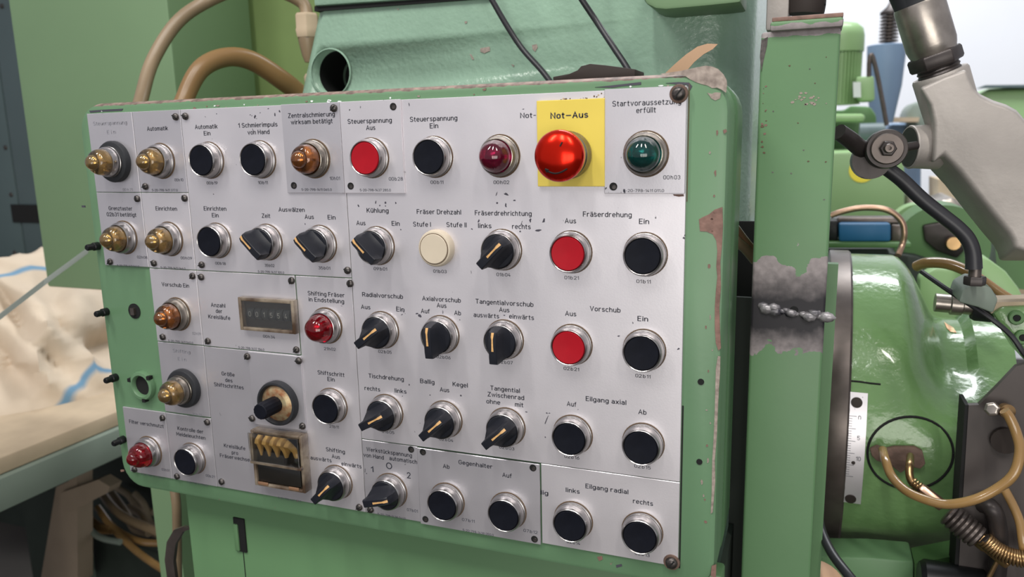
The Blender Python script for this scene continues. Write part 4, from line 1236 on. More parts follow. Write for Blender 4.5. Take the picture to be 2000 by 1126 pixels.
# blue stripes woven in
ms = M['sack']
N, L, b = nt(ms)
src = b.inputs['Base Color'].links[0].from_socket
geo = N.new('ShaderNodeNewGeometry')
sep = N.new('ShaderNodeSeparateXYZ')
L.new(geo.outputs['Position'], sep.inputs[0])
nz = N.new('ShaderNodeTexNoise')
nz.inputs['Scale'].default_value = 4
L.new(geo.outputs['Position'], nz.inputs['Vector'])
xx = math_node(N, L, 'ADD', math_node(N, L, 'ADD', sep.outputs[0], math_node(N, L, 'MULTIPLY', sep.outputs[2], -0.25)), math_node(N, L, 'MULTIPLY', nz.outputs[0], 0.08))
mod = math_node(N, L, 'ABSOLUTE', math_node(N, L, 'SUBTRACT', math_node(N, L, 'FRACT', math_node(N, L, 'MULTIPLY', xx, 4.0)), 0.5))
msk = math_node(N, L, 'MULTIPLY', math_node(N, L, 'SUBTRACT', 0.03, mod), 45, True)
mx = N.new('ShaderNodeMixRGB')
L.new(msk, mx.inputs[0])
L.new(src, mx.inputs[1])
mx.inputs[2].default_value = lin((104, 140, 166))
L.new(mx.outputs[0], b.inputs['Base Color'])
so = build('cloth_sack', sk, 'sack', angle=70)
tag(so, 'slumped beige cloth sack with blue woven stripes lying on the bench', 'sack')

# stuff under the bench and the machine: steel frame, cable bundle
fr = thing('floor_stand', 'beige painted steel stand in the dark below the bench', 'stand', P(150, 1100, .62))
build('upright', solid([(112, 935), (150, 920), (152, 1140), (78, 1140)], .62, .04), 'beige_steel', fr)
build('cross_bar', solid([(118, 962), (192, 936), (215, 950), (210, 962), (135, 1000), (118, 1005)], .60, .03), 'beige_steel', fr)
build('rear_upright', solid([(136, 1000), (152, 1010), (166, 1140), (128, 1140)], .66, .03), 'rail', fr)
bp = thing('cable_tray', 'dark metal tray holding the bundle of beige and yellow cables', 'tray', P(240, 1100, .8))
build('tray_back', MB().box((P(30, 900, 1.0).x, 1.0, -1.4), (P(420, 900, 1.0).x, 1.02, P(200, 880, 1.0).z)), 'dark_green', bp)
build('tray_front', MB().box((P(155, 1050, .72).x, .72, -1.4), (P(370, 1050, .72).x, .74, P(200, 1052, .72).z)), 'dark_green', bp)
bund = [('pale cable highest in the bundle under the panel', [(196, 955, .80), (215, 985, .76), (245, 1010, .74), (300, 1035, .72), (335, 1050, .72)], .010, 'hose'),
        ('yellow cable crossing the bundle downwards', [(190, 990, .72), (220, 1030, .70), (260, 1070, .68), (300, 1100, .66), (340, 1125, .64)], .008, 'amber_tube'),
        ('yellowish cable running level through the bundle', [(205, 1015, .74), (240, 1042, .72), (280, 1058, .70), (325, 1060, .70)], .008, 'amber_tube'),
        ('grey cable hanging lowest in the bundle', [(165, 1022, .67), (185, 1042, .66), (205, 1052, .65), (235, 1058, .65)], .007, 'rail'),
        ('beige cable stub with rusty brown wrapping', [(140, 1000, .72), (165, 1010, .71), (195, 1030, .70), (220, 1032, .70)], .012, 'hose_tan'),
        ('thin beige cable above the yellow ones', [(220, 965, .84), (245, 1000, .80), (262, 1030, .78), (290, 1040, .76)], .010, 'hose'),
        ('short pale cable ending behind the frame post', [(250, 990, .86), (275, 1005, .84), (290, 1025, .82), (320, 1035, .80)], .009, 'hose')]
bund += [('pale cable curling over the top of the bundle', [(225, 950, .97), (250, 965, .96), (270, 990, .95), (300, 1000, .94)], .009, 'wood'),
         ('light cable between the beige and yellow cables', [(200, 968, .90), (232, 1002, .90), (270, 1030, .90), (310, 1045, .90)], .008, 'wood'),
         ('grey white cable dipping at the right of the bundle', [(262, 962, .93), (282, 985, .93), (292, 1015, .93), (300, 1030, .93)], .008, 'wood')]
for lab, pts, rr_, mm in bund:
    cable('bundle_cable', lab, 'cable', pts, rr_, mm, 10, 'cables bundled under the left end of the panel')
cable('drain_hose', 'beige hose hanging straight down beside the frame post under the panel', 'hose', [(340, 950, .12), (345, 990, .12), (346, 1050, .125), (347, 1140, .13)], .0052, 'hose')
hk = MB()
pp = [P(x, y, .07) for x, y in [(366, 1030), (348, 1036), (334, 1060), (330, 1095), (336, 1140)]]
hk.loft([[q_ + Vector((-.006, 0, 0)), q_ + Vector((.006, 0, 0)), q_ + Vector((.006, .004, 0)), q_ + Vector((-.006, .004, 0))] for q_ in pp])
tag(build('steel_hook', hk, 'dark_steel'), 'flat dark steel strap curving down beside the beige hanging hose', 'bracket')

# ------------------------------------------------------------------ post with the weld
pt = thing('support_post', 'green steel post with a burnt weld seam across bare metal', 'post', (0.537, 0.12, -1.4))
YP = 0.10
xl, xr = P(1478, 300, YP).x, P(1629, 300, YP).x
build('channel', MB().box((xl, YP, -1.38), (xr, YP + 0.055, P(1500, 62, YP).z)), 'post', pt, bevel=0.0022, seg=3)
flz = P(1490, 45, YP).z
lipm = MB()
lipm.box((xl + 0.006, YP - 0.0045, flz - 0.0065), (xr + 0.0012, YP + 0.03, flz))
build('folded_lip', lipm, 'post', pt, bevel=0.0018)
build('rusty_top', MB().box((xl + 0.007, YP - 0.002, flz + 0.0001), (xr + 0.001, YP + 0.03, flz + 0.003)), 'brown_chip', pt, bevel=0.0006)
wz = P(1540, 605, YP).z
wd_ = MB()
random.seed(11)
nn = 15
for i in range(nn):
    t = i / (nn - 1)
    if 0.50 < t < 0.60:
        continue
    x = P(1490 + 128 * t, 600 + 20 * t, YP)
    r_ = random.uniform(0.0016, 0.0042)
    ctr_ = x + Vector((random.uniform(-.0012, .0012), 0, random.uniform(-.0018, .0018)))
    loops_ = []
    for k in range(5):
        a2 = k / 4 * PI / 2
        loops_.append([ctr_ + Vector((math.cos(q2 * PI / 4) * r_ * 1.5 * math.cos(a2) * random.uniform(.8, 1.15), -r_ * .8 * math.sin(a2), math.sin(q2 * PI / 4) * r_ * math.cos(a2) * random.uniform(.8, 1.15))) for q2 in range(8)])
    wd_.loft(loops_)
build('weld_bead', wd_, 'weld', pt, angle=60, kind='stuff')
build('weld_hole', MB().lathe([(0.0030, 0), (0.0026, 0.0006)], P(1551, 605, YP), n=12), 'dark', pt)
build('lower_strip', MB().box((xr - 0.004, YP + 0.06, -1.38), (P(1615, 900, YP + .06).x, YP + 0.07, P(1620, 540, YP).z)), 'lower', pt)
random.seed(5)
for k in range(44):
    if k < 18:
        q = P(random.gauss(1578, 14), random.gauss(196, 6), YP)
        s_ = random.uniform(.0004, .0011)
        mm = 'grey_chip'
    elif k < 32:
        q = P(random.uniform(1486, 1497), random.uniform(110, 300), YP)
        s_ = random.uniform(.0003, .0012)
        mm = random.choice(['brown_chip', 'groove', 'screw'])
    else:
        q = P(random.uniform(1500, 1622), random.uniform(80, 420), YP)
        s_ = random.uniform(.0003, .0007)
        mm = random.choice(['groove', 'screw'])
    q.x = min(max(q.x, xl + .003), xr - .003)
    pts = [Vector((q.x + s_ * 1.3 * math.cos(t) * random.uniform(.5, 1.2), YP - .0002, q.z + s_ * math.sin(t) * random.uniform(.5, 1.2))) for t in [i * PI / 4 for i in range(8)]]
    build('paint_chip', MB().prism(pts, (0, .0006, 0)), mm, pt)
build('paint_chip', MB().prism(poly([(1487, 78), (1500, 72), (1498, 90), (1492, 115), (1487, 140), (1484, 110)], YP - .0002), (0, .0006, 0)), 'screw', pt)
# torn metal behind the post top
tr = thing('slide_bracket', 'grey cast bracket with a black pipe stub above the post', 'bracket', P(1540, 45, .17))
build('cast_block', MB().box((P(1496, 40, .17).x, .17, P(1500, 60, .17).z), (P(1540, 40, .17).x, .22, .35)), 'cast_alu', tr, bevel=0.002)
build('pipe_stub', MB().tube([P(1572, 28, .18), P(1574, 0, .18), P(1570, -60, .18)], [0.014, 0.0150, 0.0150], 16, 3), 'leather', tr)
build('pipe_clip', MB().tube([P(1596, 12, .175), P(1606, 10, .175), P(1612, 7, .175)], 0.0012, 8, 0), 'dark', tr)
# dark gap behind the box side: cables and sheet
cable('gap_cable', 'orange brown cable emerging from the gap behind the control box', 'cable', [(1425, 430, .12), (1440, 450, .13), (1455, 470, .14), (1475, 495, .15)], .0035, 'brown_tube')
cable('gap_cable', 'pale cable below the orange one in the gap behind the control box', 'cable', [(1425, 455, .12), (1440, 472, .13), (1455, 484, .14), (1475, 508, .15)], .0042, 'hose')
tag(build('gap_shade', MB().box((P(1436, 500, .2).x, .2, P(1450, 640, .2).z), (P(1485, 500, .2).x, .204, P(1450, 432, .2).z)), 'dark'), 'black sheet added as the shade deep in the gap left of the support post', 'panel')  # black sheet put in where the deep gap holds only shade
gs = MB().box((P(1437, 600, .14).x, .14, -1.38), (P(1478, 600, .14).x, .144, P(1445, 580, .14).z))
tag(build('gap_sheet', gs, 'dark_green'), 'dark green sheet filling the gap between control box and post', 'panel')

# ------------------------------------------------------------------ round housing at right
hs = thing('spindle_housing', 'glossy green round cast spindle housing with a steel scale ring', 'machine part', (0.68, 0.45, -1.4))
YA, ZA, RA = 0.45, -0.297, 0.172
X_ = lambda px: P(px, 760, 0.285).x
secs = [(1650, 1, 1), (1700, 1, 1), (1760, 1, 1), (1775, .985, 1), (1790, .95, 1), (1805, .90, 1), (1820, .83, 1), (1835, .76, 1), (1850, .68, .995), (1865, .62, .99), (1890, .60, .98), (1925, .60, .95), (1945, .66, .92), (1990, .66, .85), (2030, .66, .8)]
lps = []
for px, ft, fb in secs:
    l = []
    for i in range(72):
        a = 2 * PI * i / 72
        up2 = math.sin(a)               # +1 is up, front is cos=-1
        k = max(0.0, min(1.0, (up2 - 0.12) / 0.6))
        k = k * k * (3 - 2 * k)
        R_ = RA * (fb + (ft - fb) * k)
        l.append(Vector((X_(px), YA + R_ * math.cos(a), ZA + R_ * math.sin(a))))
    lps.append(l)
hm = MB().loft(lps)
ho = build('housing_shell', hm, 'housing', hs, angle=50)
bv = BVHTree.FromPolygons([tuple(v.co + WLOC[ho.name]) for v in ho.data.vertices], [tuple(f.vertices) for f in ho.data.polygons])


def onh(px, py, off=0.0):
    d = ray(px, py).normalized()
    h = bv.ray_cast(CAM, d)
    if h[0] is None:
        return P(px, py, .30)
    return h[0] + h[1] * (off if h[1].dot(d) < 0 else -off)


build('scale_ring', MB().lathe([(RA + .003, 0), (RA + .0035, 0.001), (RA + .0035, 0.020), (RA + .002, 0.022)], (X_(1614), YA, ZA), (1, 0, 0), 96), 'dark_steel', hs)
# parting groove ring, round cover outline, block with the two tubes
build('seam_groove', MB().tube([onh(x, y, .0003) for x, y in [(1657, 743), (1680, 745), (1700, 748), (1720, 750)]], .0009, 6, 0), 'dark', hs)
build('cover_groove', MB().tube([onh(1778 + 84 * math.cos(t), 884 + 71 * math.sin(t) if math.sin(t) < 0 else 884 + 70 * math.sin(t), .0001) for t in [2 * PI * i / 48 for i in range(49)]], .0013, 6, 0, False), 'dark', hs)
blk = [onh(x, y, .001) for x, y in [(1698, 872), (1712, 866), (1728, 872), (1745, 868), (1785, 868), (1800, 876), (1806, 900), (1796, 910), (1775, 905), (1758, 918), (1735, 900), (1712, 895), (1702, 885)]]
build('rusty_block', MB().prism(blk, (0, -0.006, 0)), 'rust', hs, bevel=0.001)
build('bare_patch', MB().prism([onh(x, y, .0006) for x, y in [(1843, 628), (1850, 633), (1862, 640), (1868, 650), (1856, 648), (1848, 640)]], (0, -0.0004, 0)), 'copper', hs)
# graduated scale following the ring
sp_ = MB()
xa, xb = X_(1652), X_(1696)
angs = []
for py in (766, 980):
    h0 = onh(1674, py)
    angs.append(math.atan2(h0.z - ZA, -(h0.y - YA)))
lp = []
for i in range(17):
    a = angs[0] + (angs[1] - angs[0]) * i / 16
    f = lambda r_: [Vector((x, YA - r_ * math.cos(a), ZA + r_ * math.sin(a))) for x in (xa, xb)]
    o1, o2 = f(RA + .0022), f(RA + .0002)
    lp.append([o1[0], o1[1], o2[1], o2[0]])
sp_.loft(lp)
sc_ = build('scale_plate', sp_, 'plate', hs, label='curved aluminium scale with fine divisions')
tk = MB()
for i in range(26):
    a = angs[0] + (angs[1] - angs[0]) * (0.20 + 0.55 * i / 26)
    ln = 0.55 if i % 5 == 0 else 0.36
    r_ = RA + .0023
    pz = Vector((xa, YA - r_ * math.cos(a), ZA + r_ * math.sin(a)))
    tk.box(pz + Vector((0, -.0001, -.0002)), pz + Vector(((xb - xa) * ln, .0001, .0002)))
build('scale_divisions', tk, 'ink_code', sc_, kind='stuff')
for s_, fr_ in (('0', .21), ('5', .38), ('10', .56)):
    vs, fs = text_mesh(s_)
    a = angs[0] + (angs[1] - angs[0]) * fr_
    r_ = RA + .0024
    k = .0042 / CAPH
    build('scale_number', MB().add([Vector((xa + (xb - xa) * .62 + v.x * k, YA - r_ * math.cos(a) - 0.0001, ZA + r_ * math.sin(a) - .002 + v.y * k)) for v in vs], fs), 'ink_code', sc_)
for fr_ in (.085, .955, .60):
    a = angs[0] + (angs[1] - angs[0]) * fr_
    nrm = Vector((0, -math.cos(a), math.sin(a)))
    build('scale_screw', MB().lathe([(0.0052 if fr_ != .6 else .0018, 0), (0.0050 if fr_ != .6 else .0016, 0.0008), (.001, .001)], Vector((xa + (xb - xa) * .52, YA, ZA)) + nrm * (RA + .0022), nrm, 20), 'leather', sc_)

# bolted end bracket, dark guard plate
bk = thing('end_bracket', 'green bracket with two socket head bolts at the right edge', 'bracket', P(1985, 720, .26))
build('bracket_body', solid([(1940, 612), (1958, 600), (2040, 596), (2040, 740), (1998, 700), (1970, 655)], .245, .05), 'housing', bk, bevel=0.002)
for x, y in [(1984, 619), (1996, 657)]:
    c = P(x, y, .2445)
    b2 = build('socket_bolt', MB().lathe([(.0060, 0), (.0060, .003), (.0052, .0038), (.0030, .0038), (.0030, .001)], c, n=24), 'bg_green_dark', bk)
    build('hex_socket', MB().lathe([(.0028, .0036), (.0028, .0038)], c, n=6), 'dark', b2)
build('flat_bar', solid([(1940, 590), (2040, 588), (2040, 606), (1965, 604), (1936, 612)], .25, .03), 'wood', bk)
cable('thin_cable', 'thin black cable slanting over the end bracket', 'cable', [(1800, 530, .27), (1850, 565, .25), (1900, 598, .24), (1940, 625, .235), (1975, 655, .235), (2000, 690, .235), (2030, 730, .24)], .0022, 'cable', 8)
gp = thing('guard_plate', 'dark grey angled guard plate with brass fitting at the lower right', 'plate', P(1940, 1126, .25))
build('plate_sheet', solid([(1892, 791), (1912, 790), (1950, 752), (1985, 715), (2040, 700), (2040, 1180), (1868, 1180), (1882, 950)], .225, .006), 'plate_dark', gp)
build('plate_edge', solid([(1885, 790), (1893, 791), (1883, 950), (1869, 1180), (1860, 1180), (1874, 950)], .226, .03), 'dark', gp)
c = P(1942, 797, .222)
build('elbow_fitting', MB().lathe([(.0045, 0), (.0045, .006), (.006, .007), (.006, .014), (.004, .015)], c, (-.35, -1, .25), 6), 'steel', gp, bevel=.0004)
build('banjo_ring', MB().lathe([(.006, 0), (.006, .006), (.003, .007)], P(1962, 800, .218), (.2, -1, .1), 20), 'brass', gp)
build('rear_boss', MB().lathe([(.011, 0), (.011, .004)], P(1962, 858, .224), n=20), 'leather', gp)

# lubrication tubes
cable('oil_tube', 'thick amber tube looping from the rusty block up to the brass elbow', 'tube',
      [(1724, 878, .262), (1730, 900, .240), (1742, 930, .225), (1770, 958, .21), (1810, 976, .20), (1850, 984, .195), (1900, 976, .19), (1945, 955, .19), (1980, 925, .19), (1992, 880, .195), (1985, 845, .20), (1972, 815, .202), (1962, 801, .202)],
      .0040, 'amber_tube')
t = thing('grease_line', 'brass coupling with ribbed hose leading off to the lower right corner', 'fitting', P(1900, 1060, .22))
build('bent_pipe', MB().tube([P(1778, 890, .262), P(1777, 905, .24), P(1776, 925, .232), P(1782, 942, .228), P(1800, 955, .225)], .0034, 12), 'brass', t)
ax = (P(1895, 1035, .21) - P(1790, 950, .225)).normalized()
c = P(1782, 940, .226)
for k in range(3):
    build('crimp_ring', MB().lathe([(.0042, 0), (.0048, .0008), (.0042, .0016)], c + ax * .0026 * k, ax, 16), 'brass', t)
build('hex_tail', MB().lathe([(.0050, .007), (.0056, .010), (.0058, .026), (.0050, .030)], c, ax, 6), 'copper_pipe', t, bevel=.0005)
prof = []
for k in range(7):
    h0 = .030 + k * .0042
    rr_ = .0098 + .0015 * math.sin(PI * (k + 1) / 8)
    prof += [(rr_ - .0016, h0), (rr_, h0 + .0010), (rr_, h0 + .0030), (rr_ - .0016, h0 + .0040)]
c = P(1790, 952, .224)
build('ribbed_coupling', MB().lathe(prof + [(.006, .060)], c, ax, 28), 'dark_steel', t)
build('brass_nut', MB().lathe([(.0066, .058), (.0074, .061), (.0074, .066), (.0064, .068), (.0064, .084), (.0055, .087)], c, ax, 6), 'brass', t, bevel=.0005)
hp = [P(x, y, z) for x, y, z in [(1922, 1052, .197), (1945, 1072, .195), (1968, 1084, .193), (1990, 1090, .192), (2040, 1092, .19)]]
hh_ = MB()
hh_.tube(hp, .0052, 12)
build('spring_core', hh_, 'leather', t)
tot = 0
path = []
for i in range(len(hp) - 1):
    for k in range(14):
        path.append(hp[i].lerp(hp[i + 1], k / 14))
L_ = sum((path[i + 1] - path[i]).length for i in range(len(path) - 1))
coil = MB()
hel = []
nturn = 20
q_ = []
for i in range(nturn * 12):
    s_ = i / (nturn * 12) * L_
    acc = 0
    for j in range(len(path) - 1):
        dl = (path[j + 1] - path[j]).length
        if acc + dl >= s_:
            pc = path[j].lerp(path[j + 1], (s_ - acc) / dl)
            tg = (path[min(j + 6, len(path) - 1)] - path[max(j - 6, 0)]).normalized()
            break
        acc += dl
    a1 = tg.cross(Vector((0, 0, 1))).normalized()
    a2 = tg.cross(a1)
    th = 2 * PI * i / 12
    hel.append(pc + (a1 * math.cos(th) + a2 * math.sin(th)) * .0062)
coil.tube(hel, .0011, 6, 0)
build('spring_coil', coil, 'brass', t, angle=60)
cable('rear_tube', 'pale amber tube hanging down behind the guard plate fittings', 'tube', [(1962, 955, .215), (1978, 985, .21), (1992, 1020, .205), (1998, 1060, .20), (2004, 1100, .20)], .0036, 'amber_tube')
cable('rubber_elbow_hose', 'dark rubber hose with elbow below the amber loop', 'hose', [(1920, 985, .218), (1935, 990, .21), (1945, 1010, .21), (1950, 1050, .212), (1948, 1110, .214), (1940, 1160, .214)], .0072, 'black_steel')
cable('floor_cable', 'black glossy cable curving down beside the foot of the post', 'cable', [(1596, 1000, .19), (1606, 1040, .17), (1625, 1080, .15), (1655, 1120, .13), (1680, 1150, .12)], .0040, 'cable')
tag(build('bare_rod', MB().tube([P(1948, 1095, .20), P(1930, 1130, .20), P(1915, 1160, .20)], .0018, 8, 0), 'brass'), 'thin bright rod at the bottom below the spring hose', 'rod')
lb = thing('machine_bed', 'green machine bed ledge under the round housing', 'machine', P(1700, 1126, .26))
build('bed_ledge', solid([(1600, 1086), (1700, 1088), (1785, 1096), (1785, 1200), (1600, 1200)], .25, .04), 'lower', lb, bevel=.003)
build('bed_body', solid([(1786, 1100), (2100, 1040), (2100, 1260), (1786, 1260)], .252, .03), 'bg_green_dark', lb)
tag(build('rubber_roller', MB().lathe([(.0001, 0), (.019, .001), (.022, .005), (.022, .05), (.019, .054)], P(1792, 1138, .222), (1, .0, 0), 40), 'pin'), 'black rounded roller at the bottom under the round housing', 'roller')
tag(build('tan_cover', MB().lathe([(.024, 0), (.026, .003), (.022, .008), (.014, .011), (.001, .012)], P(1592, 1148, .17), (.1, -.5, .8), 28), 'tape'), 'pale tan rounded lid at the bottom beside the black cable', 'lid')

# ------------------------------------------------------------------ cast nozzle, conduit, clamp
nz_ = thing('cast_arm', 'grey cast aluminium arm hanging from a black conduit at the upper right', 'casting', P(1900, 400, .22))
YN = .20
sil = [(1793, 168), (1840, 146), (1882, 131), (1888, 150), (1896, 168), (1915, 184), (1940, 196), (1965, 204), (1985, 215), (2000, 232), (2040, 260), (2060, 508), (1952, 508), (1948, 492), (1940, 478), (1916, 450), (1880, 405), (1845, 360), (1812, 325), (1806, 318), (1808, 240), (1800, 205)]
cenx, ceny = 1925, 330


def ring_of(f, Y, sh=(0, 0)):
    return [P(cenx + (x - cenx) * f + sh[0], ceny + (y - ceny) * f + sh[1], Y) for x, y in sil]


fr_l = []
for x, y in sil:
    # front face pulled in on the lower left side: the wide under-facet
    if y > 318 and x < 1953:
        fr_l.append((x + 34, y - 26))
    elif x < 1810 and y > 200:
        fr_l.append((x + 18, y))
    else:
        fr_l.append((x + (5 if x < 1900 else 0), y + 5))
fr_2 = [((a + c_ * 2) / 3 , (b_ + d_ * 2) / 3) for (a, b_), (c_, d_) in zip(fr_l, sil)]
am_ = MB().loft([[P(x, y, YN) for x, y in fr_l], [P(x * .8 + a * .2, y * .8 + b_ * .2, YN + .004) for (x, y), (a, b_) in zip(fr_l, sil)], [P(x, y, YN + .034) for x, y in fr_2], [P(x, y, YN + .056) for x, y in sil], [P(x, y, YN + .085) for x, y in sil]])
build('arm_casting', am_, 'cast_alu', nz_, angle=60, bevel=.0035, seg=3)
cN = P(1838, 152, YN + .026)
cT = P(1812, 66, YN + .022)
ax = (cT - cN).normalized()
mmp = (cT - cN).length
build('neck', MB().lathe([(.0205, -.034), (.0208, 0.002), (.0198, .004)], cN, ax, 36), 'cast_alu', nz_, bevel=0)
build('thread', MB().lathe([(.0150, .003), (.0160, .0045), (.0150, .006), (.0160, .0075), (.0150, .009), (.0160, .0105), (.0150, .012)], cN, ax, 32), 'black_steel', nz_)
build('hex_nut', MB().lathe([(.0190, .010), (.0202, .012), (.0202, .019), (.0190, .021)], cN, ax, 6), 'black_steel', nz_, bevel=.0008)
build('sleeve', MB().lathe([(.0165, .020), (.0178, .024), (.0186, .028), (.0186, .060), (.0180, .062), (.0155, .062)], cN, ax, 40), 'steel', nz_)
cE = cN + ax * .060
path = [cE, cE + ax * .012, P(1793, 20, YN + .02), P(1775, -20, YN + .02), P(1750, -70, YN + .02)]
tag(build('corrugated_conduit', MB().tube(path, .0152, 24), 'rubber'), 'black flexible conduit entering the steel sleeve of the cast arm', 'conduit')
# side stub
cS = P(1830, 286, YN + .028)
build('side_stub', MB().lathe([(.0185, 0), (.0178, .010), (.0172, .018), (.0176, .0215), (.0170, .0225)], cS, (-1, -.35, 0), 36), 'cast_alu', nz_)
build('stub_bore', MB().lathe([(.0158, .0226), (.0158, .0229)], cS, (-1, -.35, 0), 32), 'black_steel', nz_)

cl = thing('clamp_joint', 'black steel clamp joint with a lever stub and a round hub', 'clamp', P(1722, 300, .19))
hc = P(1726, 292, .185)
build('hub', MB().lathe([(.0145, 0), (.0150, .003), (.0150, .016), (.0142, .018)], hc, (.05, -1, .05), 40), 'black_steel', cl)
build('hub_face', MB().lathe([(.0118, .018), (.0118, .020), (.0110, .021)], hc, (.05, -1, .05), 40), 'dark_steel', cl)
build('hub_rear', MB().lathe([(.0140, -.002), (.0146, .001), (.0142, .015)], P(1698, 314, .195), (.05, -1, .05), 40), 'black_steel', cl)
build('hex_head', MB().lathe([(.0062, .021), (.0062, .025), (.0055, .026)], hc, (.05, -1, .05), 6), 'black_steel', cl, bevel=.0003)
build('centre_pin', MB().lathe([(.0036, .025), (.0036, .031), (.0030, .032), (.0014, .032), (.0014, .029)], hc, (.05, -1, .05), 20), 'dark_steel', cl)
build('lever_stub', MB().tube([P(1638, 257, .16), P(1662, 274, .17), P(1684, 291, .18), P(1700, 285, .19)], [.0062, .0066, .0066, .0056], 16, 4), 'black_steel', cl)
build('link_pin', MB().tube([P(1752, 290, .185), P(1790, 284, .195)], .0034, 14, 0), 'black_steel', cl)
tag(build('drop_rod', MB().tube([P(1728, 326, .20), P(1760, 350, .20), P(1800, 388, .20), P(1840, 420, .20), P(1870, 444, .20), P(1890, 466, .20), P(1900, 492, .20), P(1902, 524, .20)], [.0058] * 7 + [.0062], 18), 'cable'),
    'thick black rubber pipe running from the clamp joint down to a fitting', 'pipe')
pf = thing('pipe_fitting', 'small steel fitting under the lower end of the black pipe', 'fitting', P(1903, 550, .20))
build('fitting_neck', MB().lathe([(.0046, 0), (.0046, .014)], P(1903, 545, .20), (0, 0, 1), 20), 'dark_steel', pf)
build('fitting_nut', MB().lathe([(.0075, 0), (.0080, .001), (.0080, .006), (.0074, .007)], P(1903, 556, .20), (0, 0, 1), 6), 'black_steel', pf)
build('fitting_block', solid([(1872, 590), (1880, 566), (1905, 552), (1935, 560), (1950, 585), (1940, 612), (1910, 600)], .21, .05), 'rail', pf, bevel=.002)

# threaded plug in the notch of the housing
pg = thing('hose_connector', 'steel connector with black cap in the notch of the round housing', 'connector', P(1855, 605, .30))
build('connector_body', MB().lathe([(.0085, 0), (.0085, .012), (.0100, .013), (.0100, .022), (.0085, .023), (.0085, .030)], P(1826, 590, .30), (1, 0, -.05), 24), 'steel', pg)
build('connector_cap', MB().lathe([(.0120, .030), (.0135, .033), (.0135, .046), (.008, .052)], P(1826, 590, .30), (1, 0, -.05), 24), 'rubber', pg)
cable('amber_pipe', 'amber pipe arching behind the black pipe towards the right edge', 'tube', [(1790, 520, .40), (1810, 513, .39), (1850, 515, .38), (1890, 530, .37), (1920, 550, .36), (1960, 578, .35), (2010, 606, .34)], .0055, 'amber_tube')

# ------------------------------------------------------------------ machines standing behind at right
m1 = thing('blue_valve_unit', 'blue hydraulic valve block with dark ends behind the post', 'valve', P(1690, 470, .75))
build('blue_block', solid([(1638, 436), (1740, 436), (1740, 472), (1638, 472)], .75, .05), 'blue', m1, bevel=.004)
build('dark_end', solid([(1606, 430), (1637, 430), (1637, 470), (1606, 470)], .76, .04), 'pin', m1, bevel=.003)
build('dark_end', solid([(1741, 438), (1772, 440), (1772, 472), (1741, 472)], .76, .04), 'dark_steel', m1, bevel=.003)
build('valve_top', solid([(1636, 424), (1745, 424), (1760, 436), (1630, 436)], .77, .03), 'dark_steel', m1, bevel=.003)
build('valve_base', solid([(1606, 473), (1780, 474), (1780, 484), (1606, 484)], .74, .06), 'bg_green_dark', m1, bevel=.002)
cable('copper_pipe', 'thin copper pipe arching over the blue valve block', 'pipe', [(1622, 421, .68), (1645, 413, .68), (1680, 406, .68), (1720, 407, .68), (1745, 416, .68), (1762, 434, .68), (1766, 455, .68), (1762, 478, .68), (1754, 498, .67)], .0042, 'copper_pipe')
m2 = thing('gear_housing', 'green machine body with a steel shaft end behind the black pipe', 'machine', P(1830, 500, .9))
build('body_block', solid([(1600, 484), (1735, 484), (1735, 494), (1790, 500), (1850, 520), (1900, 530), (1900, 640), (1600, 640)], .82, .3), 'dark_green', m2, bevel=.004)
build('round_body', MB().lathe([(.060, 0), (.066, .01), (.066, .1)], P(1822, 468, .95), (0, -1, 0), 40), 'bg_green_dark', m2)
build('rear_body', MB().lathe([(.040, 0), (.044, .01), (.044, .06)], P(1785, 440, 1.1), (0, -1, 0), 36), 'bg_green', m2)
build('shaft_block', solid([(1802, 440), (1845, 432), (1885, 450), (1892, 480), (1870, 505), (1830, 490), (1806, 470)], .84, .06), 'black_steel', m2, bevel=.004)
build('shaft_end', MB().lathe([(.0100, 0), (.0105, .01), (.0095, .014)], P(1860, 475, .83), (0, -1, .1), 20), 'brass', m2)
for k, (x, y) in enumerate([(1775, 435), (1785, 430), (1793, 434), (1772, 446), (1782, 447)]):
    build('cap_nut', MB().lathe([(.0058, 0), (.0058, .006), (.003, .009)], P(x, y, 1.0), n=10), 'steel', m2)
build('curved_guard', MB().prism(poly([(1896, 505), (1912, 498), (1935, 508), (1965, 530), (1990, 562), (2008, 600), (2030, 640), (1990, 632), (1950, 590), (1920, 556), (1898, 530)], .60), (0, .05, 0)), 'bg_green', m2, bevel=.008)
build('lower_guard', MB().prism(poly([(1795, 540), (1830, 522), (1880, 528), (1930, 560), (1960, 590), (1960, 680), (1795, 680)], .66), (0, .03, 0)), 'bg_green', m2, bevel=.006)
build('green_apron', solid([(1925, 425), (1942, 440), (1948, 560), (2100, 575), (2100, 500), (1960, 500), (1960, 425)], .95, .1), 'bg_green_dark', m2)
m3 = thing('tool_table', 'long pale table with small parts far behind the cast arm', 'table', P(1880, 520, 1.6))
build('table_plate', solid([(1795, 418), (1920, 424), (1920, 434), (1795, 428)], 1.7, .5), 'white', m3)
build('table_parts', solid([(1768, 382), (1785, 372), (1800, 392), (1812, 380), (1830, 396), (1860, 384), (1880, 400), (1890, 425), (1765, 425)], 1.75, .2), 'steel', m3, bevel=.01, kind='stuff')
build('pale_cupboard', solid([(1832, 350), (1862, 352), (1900, 400), (1900, 425), (1832, 425)], 2.1, .2), 'wood', m3)
tag(build('wooden_slab', solid([(1955, 528), (2100, 528), (2100, 575), (1975, 575)], 1.2, .3), 'wood'), 'pale wooden slab beyond the green cone at the right edge', 'slab')

